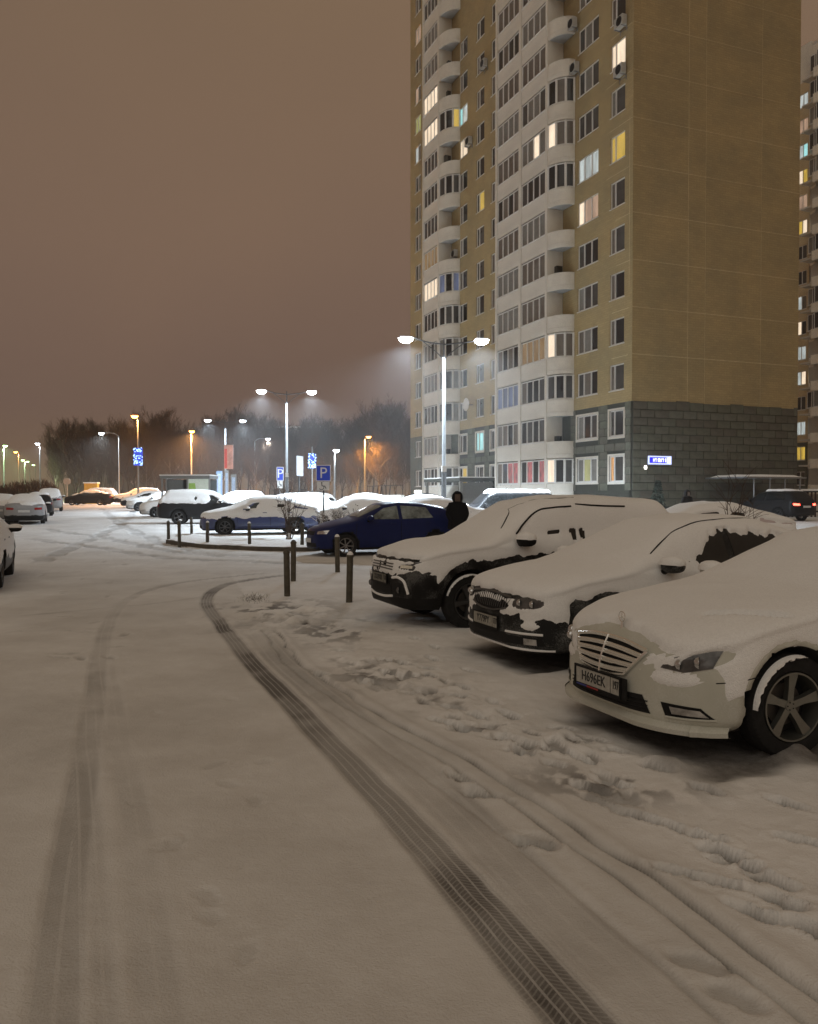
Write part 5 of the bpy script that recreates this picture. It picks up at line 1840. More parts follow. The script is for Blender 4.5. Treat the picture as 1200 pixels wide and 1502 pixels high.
for k in range(1, 18):
    z = fz(k) + .3
    # balconies to the right of the window column
    m = MB(); n = 10
    vs = []
    for i in range(n + 1):
        a = math.pi * .5 * i / n
        vs += [(-3.25 - .0 - 1.6 * math.sin(a) * 1.0, 1.5 - 1.5 * math.cos(a) + .0, z - 1.75), (-3.25 - 1.6 * math.sin(a), 1.5 - 1.5 * math.cos(a), z - .7)]
    m.add(vs, [(2 * i, 2 * i + 2, 2 * i + 3, 2 * i + 1) for i in range(n)])
    m.obj('round_balcony_wall', M_white2, b2)
    block('balcony_panel', M_white2, b2, -9.3, -4.9, 1.35, 1.5, z - 1.75, z - .75)
    block('pilaster', M_white2, b2, -9.8, -9.35, 0, 1.5, z - 1.5, z + 1.2)
    block('balcony_floor', M_soffit2, b2, -9.3, -3.3, 0, 1.4, z - 1.5, z - 1.35)
    if random.random() < .6:
        window(b2, -9.3, -5.2, z - .75, z + 1.0, 1.40, [.25, .5, .75], rnd_glass(4, 'ddkg'), 'loggia_window')
        window(b2, -5.15, -3.9, z - .75, z + 1.0, .9, [.5], rnd_glass(2, 'ddkg'), 'loggia_window')
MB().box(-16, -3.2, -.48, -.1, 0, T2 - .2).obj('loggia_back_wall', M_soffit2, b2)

# ------------------------------------------------------------------ street lamps
M_led = mat('led_lens', (.9, .95, 1), .3, var=.02, emit=(0.90, 0.96, 1.0), estr=60)
M_ledfar = mat('led_lens_far', (.9, .95, 1), .3, var=.02, emit=(0.88, 0.95, 1.0), estr=22)
M_sod = mat('sodium_lens', (1, .5, .1), .3, var=.02, emit=(1.0, 0.36, 0.06), estr=22)
M_grn = mat('green_lens', (.5, 1, .4), .3, var=.02, emit=(0.55, 1.0, 0.35), estr=16)
M_pole = mat('galvanised_pole', (0.33, 0.35, 0.36), 0.4, 0.5, var=0.2, vscale=2)
M_poled = mat('dark_painted_pole', (0.06, 0.06, 0.06), 0.6, 0.2, var=0.2, vscale=2)

def lamp_light(name, loc, power, col, size=.5, parent=None, spread=150):
    d = bpy.data.lights.new(name, 'AREA')
    d.shape = 'DISK'
    d.size = size
    d.energy = power
    d.color = col
    d.spread = R(spread)
    o = bpy.data.objects.new(name, d)
    COL.objects.link(o)
    o.location = loc
    if parent is not None:
        o.parent = parent
    return o

def double_lamp(px, Z, H, label, arm=1.85, power=900, lens=None, swap=1.0, ang=8, base=True):
    p = pz(px, Z)
    t = thing('street_lamp', label, 'street lamp', p, R(ang), 'double-headed white street lamps')
    H -= p.z
    MB().tube([(0, 0, 0), (0, 0, 2.6), (0, 0, 2.62)], [.13, .12, .085], 12).obj('pole_base', M_poled, t, True)
    MB().tube([(0, 0, 2.62), (0, 0, H - .9)], [.085, .06], 10).obj('pole', M_pole, t, True)
    MB().tube([(0, 0, H - .9), (0, 0, H + .0)], [.045, .035], 8).obj('pole_top', M_poled, t, True)
    MB().box(-.11, .11, -.14, .02, 2.55, 2.85).obj('reflective_band', M_frame, t)
    for sd in (-1, 1):
        dz = .06 * swap * sd
        a = MB()
        a.tube(spline([(0, 0, H - .25), (sd * arm * .45, 0, H - .16), (sd * (arm - .25), 0, H + .02 - dz)], 5), .035, 6)
        a.tube(spline([(0, 0, H - 1.0), (sd * .38, 0, H - .62), (sd * arm * .55, 0, H - .14)], 5), .022, 6)
        a.obj('lamp_arm', M_poled, t, True)
        hd = MB()
        hd.box(sd * arm - .32, sd * arm + .32, -.15, .15, H - .01, H + .07)
        ho = hd.obj('lamp_head', M_poled, t)
        ln = MB(); ln.lathe([(.001, -.24), (.18, -.21), (.31, -.12), (.36, -.012), (.001, -.012)], 16, c=(sd * arm, -.02, H))
        ln.obj('lens', lens or M_led, ho)
        lamp_light('lamp_light', (sd * arm, 0, H - .28), power, (0.72, 0.86, 1.0), .45, t)
    return t

double_lamp(651, 40.2, 9.25, 'tall white double-armed street lamp in front of the tower, nearest and brightest', power=4200, swap=1)
double_lamp(421, 62, 9.5, 'white double-armed street lamp standing over the blue snow-covered saloon', power=3900, swap=.8)
double_lamp(331, 90, 9.9, 'white double-armed street lamp beside the red and white banner', power=3500, lens=M_ledfar)

def single_lamp(px, Z, y_head, dx_px, label, lens, col, power, group, polem=None, name='street_lamp'):
    p = pz(px, Z)
    H = zat(y_head, Z) - p.z
    t = thing(name, label, 'street lamp', p, 0, group)
    MB().tube([(0, 0, 0), (0, 0, H - .3)], [.11, .07], 8).obj('pole', polem or M_pole, t, True)
    dx = dx_px / F * Z
    MB().tube(spline([(0, 0, H - .35), (dx * .3, -.1, H + .02), (dx * .9 + .01, -.3, H + .08)], 4), .04, 6).obj('lamp_arm', polem or M_pole, t, True)
    h = MB().box(dx - .3, dx + .3, -.55, -.15, H + .02, H + .14).obj('lamp_head', M_poled, t)
    m = MB(); m.lathe([(.001, -.24), (.22, -.18), (.34, 0), (.34, .02)], 12, c=(dx, -.35, H))
    m.obj('lens', lens, h, True)
    if power:
        lamp_light('lamp_light', (dx, -.35, H - .29), power, col, .4, t, 170)
    return t
WH, OR, GR = (.82, .92, 1), (1, .42, .10), (.6, 1, .45)
M_polew = mat('ochre_lit_pole', (0.30, 0.27, 0.22), .6, var=.1)
single_lamp(374, 118, 644, 20, 'white street lamp deep in the trees right of the banner', M_ledfar, WH, 500, 'distant white street lamps')
single_lamp(175, 108, 636, -24, 'white street lamp with its arm to the left, before the bare trees', M_ledfar, WH, 2500, 'distant white street lamps')
single_lamp(491, 88, 661, 3, 'low white street lamp right of the blue parking sign', M_ledfar, WH, 350, 'distant white street lamps')
single_lamp(59, 127, 651, -2, 'white street lamp at the far left above the parked cars', M_ledfar, WH, 700, 'distant white street lamps')
single_lamp(203, 81, 611, -3, 'tall orange street lamp above the blue light panel', M_sod, OR, 1000, 'distant orange street lamps')
single_lamp(281, 100, 633, 2, 'orange street lamp above the bus shelter', M_sod, OR, 8000, 'distant orange street lamps', M_polew)
single_lamp(535, 110, 641, 6, 'orange street lamp in front of the tall pointed tree', M_sod, (1, .5, .1), 3500, 'distant orange street lamps', M_polew)
single_lamp(28, 150, 663, -3, 'orange street lamp between the green ones at far left', M_sod, OR, 1500, 'distant orange street lamps')
single_lamp(6, 130, 654, 4, 'green-white street lamp at the very left edge', M_grn, GR, 3000, 'distant green street lamps')
single_lamp(37, 184, 675, -2, 'largest green street lamp of the three close together', M_grn, GR, 2500, 'distant green street lamps')
single_lamp(44, 205, 677, -2, 'middle green street lamp of the three close together', M_grn, GR, 0, 'distant green street lamps')
single_lamp(52, 225, 682, -2, 'smallest green street lamp of the three close together', M_grn, GR, 0, 'distant green street lamps')

# ------------------------------------------------------------------ decorations, signs and the bus shelter
def light_panel(px, py, Z, wpx, hpx, label):
    p = pz(px, Z)
    w, h = wpx / F * Z, hpx / F * Z
    zc = zat(py, Z) - p.z
    t = thing('light_decoration', label, 'light decoration', p, 0, 'blue winter light decorations on poles')
    MB().tube([(0, .1, 0), (0, .1, zc + h)], .06, 6).obj('pole', M_pole, t)
    MB().box(-w / 2, w / 2, 0, .05, zc - h / 2, zc + h / 2).obj('panel', mat('blue_net_lights', (.02, .03, .2), .5, var=.2, emit=(.04, .10, .85), estr=.8), t)
    b = MB()
    for k in range(60):
        x, z = random.uniform(-w / 2, w / 2), zc + random.uniform(-h / 2, h / 2)
        if abs(x) < w * .16 and abs(z - zc) < h * .3 and random.random() < .6:
            continue
        b.box(x - .045, x + .045, -.04, 0, z - .045, z + .045)
    kind(b.obj('bulbs', mat('blue_white_bulbs', (.5, .7, 1), .3, var=.1, emit=(.38, .62, 1.0), estr=2.2), t), 'stuff')
light_panel(203, 670, 80.5, 13, 26, 'blue light panel on the pole of the tall orange lamp')
light_panel(458, 676, 75, 11, 21, 'blue light panel behind the large parking sign')

def sign_post(px, py_top, py_bot, Z, wpx, label, handicap=True, dark=True, rot=0.0):
    p = pz(px, Z)
    sc = Z / F
    w = wpx * sc
    zt, zb = zat(py_top, Z) - p.z, zat(py_bot, Z) - p.z
    t = thing('parking_sign', label, 'parking sign', p, rot, 'blue parking signs')
    MB().tube([(0, .04, 0), (0, .04, zt)], .03, 8).obj('post', M_poled if dark else M_pole, t, True)
    f = MB().box(-w / 2, w / 2, -.01, .01, zb, zt); f.obj('sign_rim', M_frame, t)
    MB().box(-w / 2 + .03, w / 2 - .03, -.016, -.012, zb + .03, zt - .03).obj('sign_face', mat('parking_blue', (0.015, 0.05, 0.42), .35, var=.06, emit=(.01, .03, .3), estr=.10), t)
    text_mesh('P', (zt - zb) * .95, M_frame, t, (0, -.022, (zt + zb) / 2 - .01), (R(90), 0, 0), 'sign_letter')
    h2 = (zt - zb) * .52
    MB().box(-w / 2 + .04, w / 2 - .06, -.01, .01, zb - .02 - h2, zb - .02).obj('lower_plate', M_frame, t)
    c = MB()
    cz = zb - .02 - h2 / 2
    c.tube([(-.06, -.016, cz + h2 * .36), (-.05, -.016, cz + h2 * .02), (.05, -.016, cz), (.10, -.016, cz - h2 * .3)], .016, 5)
    c.tube([(-.07 + .09 * math.cos(a), -.016, cz - h2 * .13 + .09 * math.sin(a)) for a in np.linspace(-2.6, .6, 10)], .012, 5)
    c.box(-.08, -.04, -.02, -.012, cz + h2 * .36, cz + h2 * .46)
    c.obj('wheelchair_symbol', M_black, t)
    return t
sign_post(474.5, 682, 706, 30.5, 22, 'blue P parking sign over a wheelchair plate, nearer of the two')
sign_post(411, 685, 705, 48, 10.5, 'smaller blue P parking sign beyond the snowy saloons', rot=R(25), dark=False)
q = pz(440, 44)
t = thing('road_sign', 'narrow sign seen almost edge-on between the two parking signs', 'road sign', q, R(75))
MB().tube([(0, .05, 0), (0, .05, zat(668, 44) - q.z)], .035, 8).obj('post', M_poled, t)
MB().box(-.45, .45, -.01, .02, zat(698, 44) - q.z, zat(669, 44) - q.z).obj('sign_plate', mat('sign_back_grey', (.42, .42, .45), .5, .3, var=.1), t)
# banner on the lamp post
q = pz(335, 89)
t = thing('banner', 'tall red and pale pink banner hanging on the lamp post', 'banner', q, R(-8))
zb, zt = zat(688, 89) - q.z, zat(653, 89) - q.z
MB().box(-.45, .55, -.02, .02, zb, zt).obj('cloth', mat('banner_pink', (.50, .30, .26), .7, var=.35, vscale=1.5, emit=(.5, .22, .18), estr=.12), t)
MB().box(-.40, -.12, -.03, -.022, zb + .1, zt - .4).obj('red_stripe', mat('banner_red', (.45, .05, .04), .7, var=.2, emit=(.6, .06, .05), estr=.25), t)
MB().box(-.5, .6, -.03, .03, zt, zt + .05).obj('banner_bar', M_pole, t)
# small advertising boards and kiosks beside the shelter
for (px, y0, y1, w_, Z, lb, c_) in ((322, 691, 722, 8, 66, 'narrow pale blue advertising pillar right of the bus shelter', (.14, .19, .27)), (333, 690, 720, 5, 72, 'thin white post under the banner', (.25, .25, .25)), (343, 696, 720, 8, 74, 'grey and white arched board right of the banner post', (.2, .2, .19))):
    q = pz(px, Z)
    t = thing('advertising_board', lb, 'sign board', q, 0)
    s_ = Z / F
    MB().box(-w_ * s_ / 2, w_ * s_ / 2, -.1, .1, 0, zat(y0, Z) - q.z).obj('frame', mat('board_' + lb[:6].strip().replace(' ', '_'), c_, .5, var=.2, vscale=3), t)
    MB().box(-w_ * s_ * .3, w_ * s_ * .3, -.12, -.105, .9, zat(y0 + 4, Z) - q.z).obj('board_face', mat('board_face_glow', (.2, .24, .3), .4, var=.5, vscale=5, emit=(.4, .5, .7), estr=.35), t)
# bus shelter
q = at(238, 757)
Z = q.y
sc = Z / F
t = thing('bus_shelter', 'glass bus shelter with a green and white map panel and flat roof', 'bus shelter', q, R(-4))
Wt, Hs = 76 * sc, zat(699, Z) - q.z
MB().box(-.1, Wt * .95, -.15, 1.6, Hs - .12, Hs + .05).obj('roof', mat('shelter_roof', (.22, .23, .23), .5, .3, var=.1), t)
MB().box(-.12, Wt * .95, -.17, 1.62, Hs + .052, Hs + .12).obj('roof_snow', M_snow, t)
for x in (0, .28, Wt * .50, Wt * .93):
    MB().box(x - .04, x + .04, -.05, .05, 0, Hs - .12).obj('post', mat('shelter_post', (.34, .36, .37), .35, .6, var=.1), t)
MB().box(.32, Wt * .40, .02, .04, .55, Hs - .2).obj('glass_pane', mat('shelter_glass', (.16, .18, .185), .15, var=.15, vscale=1), t)
MB().box(.0, Wt * .93, 1.5, 1.53, .3, Hs - .2).obj('glass_pane', MATS['shelter_glass'], t)
MB().box(Wt * .42, Wt * .49, 0, .1, .3, Hs - .2).obj('dark_panel', M_black, t)
MB().box(Wt * .52, Wt * .93, -.04, .0, .95, Hs - .15).obj('map_panel', mat('map_white', (.50, .56, .50), .4, var=.1, emit=(.55, .62, .55), estr=.28), t)
m = MB()
x0_ = Wt * .53
m.prism([(x0_, 1.0), (x0_ + .55, 1.0), (x0_ + .62, 1.35), (x0_ + .45, 1.7), (x0_ + .4, 2.05), (x0_, 2.05)], -.05, -.045)
m.prism([(x0_ + .85, 1.05), (x0_ + 1.15, 1.1), (x0_ + 1.1, 1.45), (x0_ + .8, 1.4)], -.05, -.045)
m.obj('map_park', mat('map_green', (.25, .42, .10), .4, var=.15, emit=(.26, .42, .10), estr=.25), t)
MB().box(.5, Wt * .4, .9, 1.3, .42, .48).obj('bench', M_black, t)

# round-backed road sign and yellow kiosk far down the street
q = pz(98.5, 95)
t = thing('road_sign', 'road sign seen from behind at the end of the street, lit orange', 'road sign', q, 0)
s_ = 95 / F
MB().tube([(0, 0, 0), (0, 0, zat(707, 95) - q.z)], .05, 6).obj('post', M_pole, t)
m = MB()
m.prism([(6 * s_ * math.cos(a), zat(706, 95) - q.z + 5 * s_ * math.sin(a)) for a in np.linspace(0, 2 * math.pi, 8, endpoint=False) + .39], -.02, .02)
m.obj('sign_plate', mat('sign_back_warm', (.5, .42, .36), .5, .2, var=.1), t)
q = pz(133, 92)
t = thing('kiosk', 'small yellow-orange kiosk behind the dark car crossing the street', 'kiosk', q, R(10))
s_ = 92 / F
MB().box(-9 * s_, 9 * s_, 0, 1.2, 0, zat(709, 92) - q.z).obj('wall', mat('kiosk_yellow', (.45, .26, .04), .6, var=.2, emit=(.6, .32, .05), estr=.15), t)
MB().box(-10 * s_, 10 * s_, -.2, 1.3, zat(709, 92) - q.z, zat(708, 92) - q.z + .05).obj('roof', M_snow, t)

# ------------------------------------------------------------------ bollards
M_boll = mat('bollard_paint', (0.075, 0.065, 0.045), 0.5, 0.2, var=0.45, vscale=9, bump=.2)
def bollard_proto():
    m = MB()
    m.tube([(0, 0, -.1), (0, 0, .70)], .052, 14)
    return m.mesh('post', M_boll, True), MB().lathe([(.056, 0), (.060, .012), (.056, .03), (.03, .065), (.001, .075)], 14, c=(0, 0, .70)).mesh('cap', M_boll, True), MB().lathe([(.05, .035), (.052, .05), (.03, .085), (.001, .095)], 12, c=(0, 0, .70)).mesh('cap_snow', M_snow, True)
bp_ = bollard_proto()
BL = [(421, 875, 'front left metal bollard of the four at the near corner'), (430, 853, 'rear left metal bollard of the near corner, just behind another'), (495, 840, 'metal bollard in front of the blue hatchback wheel'), (512, 884, 'nearest metal bollard, in front of the black off-roader'),
      (572, 806, 'metal bollard right in front of the blue hatchback door'), (247, 797, 'leftmost small bollard before the kerb'), (263, 802, 'small bollard at the left tip of the kerb'), (281, 788, 'small bollard behind, before the nose of the snowy saloon'),
      (304, 803, 'small bollard on the kerb by the front wheel of the snowy saloon'), (366, 805, 'small bollard on the kerb beneath the saloon door'), (443, 806, 'small bollard on the kerb right of the bare shrub')]
for (px, py, lb) in BL:
    g = at(px, py)
    near_ = py > 815
    t = thing('bollard', lb, 'bollard', (g.x, g.y, g.z + (0.05 if not near_ and px > 250 and px != 281 else 0)), random.uniform(0, 3), 'metal bollards along the parking')
    t.rotation_euler = (R(random.uniform(-1.5, 1.5)), R(random.uniform(-1.5, 1.5)), 0)
    s_ = {421: 1.02, 430: 1.05, 495: 1.04, 512: 1.02}.get(px, .96)
    t.scale = (1, 1, s_)
    link('post', bp_[0], t); link('cap', bp_[1], t)
    if px in (495, 512, 572, 304, 366):
        link('cap_snow', bp_[2], t)

# ------------------------------------------------------------------ trees
def grow(seed, H=14.0, spread=.42, twigs=5200, cone=0.0):
    rn = random.Random(seed)
    tr, cr = MB(), MB()
    tips = []
    def branch(p, d, L, r, depth):
        n = 4
        pts, rad = [p], [r]
        q, dd = p.copy(), d.copy()
        for i in range(n):
            dd = (dd + Vector((rn.uniform(-.22, .22), rn.uniform(-.22, .22), rn.uniform(-.02, .16)))).normalized()
            q = q + dd * (L / n)
            pts.append(q.copy()); rad.append(r * (1 - .72 * (i + 1) / n))
            if depth < 4:
                for _ in range(2 if depth else (1 if i == 0 else 3)):
                    a = rn.uniform(0, 2 * math.pi)
                    ps = Vector((math.cos(a), math.sin(a), 0))
                    nd_ = (dd * (1 - spread) + ps * spread + Vector((0, 0, .15))).normalized()
                    branch(q, nd_, L * rn.uniform(.38, .62), r * .5 * (1 - .4 * i / n), depth + 1)
            elif True:
                tips.append((q.copy(), dd.copy()))
        (tr if depth < 2 else cr).tube(pts, [max(v, .012) for v in rad], 5 if depth == 0 else 3, caps=False)
    branch(Vector((0, 0, 0)), Vector((0, 0, 1)), H * .85, H * .013, 0)
    rn.shuffle(tips)
    for (q, dd) in tips[:twigs]:
        for _ in range(2):
            v = (dd + Vector((rn.uniform(-.8, .8), rn.uniform(-.8, .8), rn.uniform(-.3, .9)))).normalized() * rn.uniform(.35, 1.0)
            w = v.cross(Vector((rn.uniform(-1, 1), rn.uniform(-1, 1), rn.uniform(-1, 1)))).normalized() * .016
            cr.add([q - w, q + w, q + v], [(0, 1, 2)])
    return tr, cr
M_bark = mat('winter_bark', (0.065, 0.040, 0.025), 0.95, var=0.4, vscale=3)
M_barkp = mat('pale_birch_bark', (0.26, 0.22, 0.17), 0.9, var=0.5, vscale=2)
M_twig = mat('winter_twigs', (0.080, 0.047, 0.028), 0.95, var=0.3, vscale=2)
protos = []
random.seed(41)
for sd in range(4):
    a, b_ = grow(100 + sd, twigs=5200, spread=(.40, .48, .36, .44)[sd])
    protos.append((a.mesh('trunk', M_bark, True), a.mesh('trunk', M_barkp, True), b_.mesh('crown', M_twig)))
    zmax = max(v[2] for v in b_.v)
    protos[-1] = protos[-1] + (zmax,)
prof = [(75, 640), (90, 625), (115, 612), (150, 606), (185, 606), (205, 612), (232, 598), (255, 604), (275, 618), (300, 612), (318, 598), (345, 592), (372, 596), (395, 606), (420, 612), (447, 604), (475, 612), (500, 618), (520, 606), (540, 592), (557, 580), (575, 588), (592, 602), (612, 606)]
px_, py_ = [p[0] for p in prof], [p[1] for p in prof]
ntree = 0
def put_tree(px, Z, top, label, group, k, pale=False):
    p = pz(px, Z)
    H = zat(top - 5, Z) - p.z
    t = thing('bare_tree', label, 'tree', p, random.uniform(0, 6), group)
    s_ = H / protos[k][3]
    wd = s_ * random.uniform(.85, 1.15)
    t.scale = (wd, wd, s_)
    link('trunk', protos[k][1 if pale else 0], t)
    link('crown', protos[k][2], t)
marks = [(112, 'bare tree at the left end of the treeline'), (232, 'tall bare tree left of the bus shelter lamp'), (345, 'broad bare tree above the banner'), (447, 'round-topped bare tree behind the blue light panel'), (557, 'tallest pointed bare tree, right beside the tower')]
for (px, lb) in marks:
    put_tree(px, 125, np.interp(px, px_, py_) + 0, lb, None, random.randrange(4))
for i in range(34):
    px = 84 + i * 16 + random.uniform(-5, 5)
    if px > 612: break
    put_tree(px, random.uniform(122, 140), np.interp(px, px_, py_) + random.uniform(0, 14), 'bare winter tree in the treeline behind the parking', 'bare trees of the treeline', random.randrange(4), random.random() < .3)
for i in range(38):
    px = 90 + i * 13.5 + random.uniform(-6, 6)
    put_tree(px, random.uniform(145, 175), np.interp(px, px_, py_) + random.uniform(4, 22), 'bare winter tree in the treeline behind the parking', 'bare trees of the treeline', random.randrange(4), random.random() < .2)
for i in range(16):
    px = 380 + i * 14 + random.uniform(-5, 5)
    put_tree(px, random.uniform(113, 121), np.interp(px, px_, py_) + random.uniform(25, 55), 'slender pale-trunked tree at the front of the treeline', 'slender pale-trunked trees', random.randrange(4), True)

# hedge behind the far-left cars
hm = MB()
for k in range(5200):
    px = random.uniform(-6, 84)
    Z = random.uniform(72, 78)
    p = pz(px, Z)
    top = (728 - np.interp(px, [-6, 0, 25, 50, 72, 84], [712, 711, 708, 704, 705, 716])) / F * Z + 1.68 - p.z
    z = random.uniform(0, 1) ** .7 * top * random.uniform(.7, 1.0)
    v = Vector((random.uniform(-.3, .3), random.uniform(-.3, .3), random.uniform(.1, .5)))
    w = Vector((random.uniform(-1, 1), random.uniform(-1, 1), 0)).normalized() * .03
    q = p + Vector((0, 0, z))
    hm.add([q - w, q + w, q + v], [(0, 1, 2)])
tag(hm.obj('hedge', M_twig), 'dark leafless hedge behind the cars at far left', 'hedge')

# shrubs
def shrub(px, py, h, w, n, label, seed, snowy=0.0, Z=None, trunk=True, dense=1):
    rn = random.Random(seed)
    p = at(px, py) if Z is None else pz(px, Z)
    t = thing('bare_shrub', label, 'shrub', p, 0)
    m, s_ = MB(), MB()
    for k in range(n):
        a = rn.uniform(0, 2 * math.pi)
        lean = rn.uniform(0.1, 1)
        q = Vector((rn.uniform(-.06, .06) * w, rn.uniform(-.06, .06) * w, .0))
        d = Vector((math.cos(a) * lean * w * .5, math.sin(a) * lean * w * .5, h * rn.uniform(.7, 1.0)))
        pts = [q]
        for i in range(1, 6):
            f = i / 5
            pts.append(q + Vector((d.x * f ** 1.2, d.y * f ** 1.2, d.z * f)) + Vector((rn.uniform(-.03, .03), rn.uniform(-.03, .03), 0)) * h)
        m.tube(pts, [.016, .013, .010, .008, .006, .004], 4, caps=False)
        for i in range(1, 6):
            for _ in range(3 * dense):
                v = Vector((rn.uniform(-1, 1), rn.uniform(-1, 1), rn.uniform(.2, 1.2))).normalized() * rn.uniform(.1, .32) * h
                m.tube([pts[i], pts[i] + v * .6 + Vector((0, 0, .02)), pts[i] + v], [.006, .005, .003], 3, caps=False)
                if snowy and rn.random() < snowy:
                    s_.tube([pts[i] + Vector((0, 0, .012)), pts[i] + v * .6 + Vector((0, 0, .034)), pts[i] + v + Vector((0, 0, .012))], [.009, .009, .005], 3, caps=False)
    m.obj('branches', M_bark, t)
    if s_.f:
        s_.obj('branch_snow', M_snow, t)
    return t
sh1 = shrub(424, 791, 1.75, 1.7, 12, 'bare twiggy shrub on the kerb island with a whitewashed foot', 5)
MB().tube([(0, 0, 0), (0, 0, .22)], [.07, .06], 8).obj('whitewashed_foot', M_frame, sh1)
shrub(492, 775, .95, 2.0, 34, 'dense snow-dusted shrub below the large parking sign', 6, .6, Z=27.5, dense=2)
shrub(1090, 760, 1.5, 1.8, 6, 'thin bare twigs in front of the pinkish car at right', 7, Z=17.5)
shrub(1075, 760, 2.6, .9, 3, 'tall single bare stems before the canopy at right', 8, Z=17.0)
shrub(745, 735, 1.8, 1.4, 10, 'bare climber at the left corner of the white balcony stack', 9, Z=52)
shrub(790, 735, 1.3, 2.2, 8, 'low bare shrub at the foot of the white loggias', 10, Z=50)
cn = thing('small_conifer', 'small dark bush against the grey block wall', 'shrub', pz(965, 45.5), 0)
m = MB()
for k in range(900):
    z = random.uniform(.1, 2.2); r_ = .55 * (1 - z / 2.5) * random.uniform(.4, 1.1); a = random.uniform(0, 6.28)
    q = Vector((r_ * math.cos(a), r_ * math.sin(a), z)); w = Vector((random.uniform(-1, 1), random.uniform(-1, 1), random.uniform(-1, 1))).normalized() * .05
    m.add([q - w, q + w, q + Vector((math.cos(a) * .12, math.sin(a) * .12, -.08))], [(0, 1, 2)])
m.obj('foliage', mat('dark_needles', (.02, .028, .018), .9, var=.3), cn)

# ------------------------------------------------------------------ far buildings
def far_block(px0, px1, ytop, Z, label, lits, col):
    p = pz(px0, Z)
    w = (px1 - px0) / F * Z
    h = zat(ytop, Z) - p.z
    t = thing('apartment_building', label, 'apartment building', p, 0)
    nfl = int(h / 3)
    ncl = int(w / 3)
    hs = []
    for i in range(ncl):
        for k in range(nfl):
            hs.append((i * 3 + .8, i * 3 + 2.2, 1 + k * 3, 2.5 + k * 3))
    m = MB(); holed_wall(m, 0, w, 0, h, hs, 0, -.2)
    m.add([(0, 0, h), (w, 0, h), (w, 12, h), (0, 12, h)], [(0, 1, 2, 3)])
    m.add([(w, 0, 0), (w, 12, 0), (w, 12, h), (w, 0, h)], [(0, 1, 2, 3)])
    m.add([(0, 0, 0), (0, 12, 0), (0, 12, h), (0, 0, h)], [(0, 1, 2, 3)])
    m.obj('wall', mat(col[0], col[1], .9, var=.1), t)
    MB().box(-.2, w + .2, -.2, 12.2, h + .01, h + .4).obj('roof', M_snow, t)
    for h_ in hs:
        g = random.choice(lits) if random.random() < .16 else random.choice('ddbk')
        MB().add([(h_[0], .2, h_[2]), (h_[1], .2, h_[2]), (h_[1], .2, h_[3]), (h_[0], .2, h_[3])], [(0, 1, 2, 3)]).obj('window', GL[g], t)
far_block(396, 472, 628, 185, 'pale apartment block glimpsed through the bare trees', 'WCW', ('far_pale_wall', (.34, .30, .24)))
far_block(100, 230, 655, 210, 'dim apartment block behind the trees at left', 'WPC', ('far_dim_wall', (.16, .13, .10)))

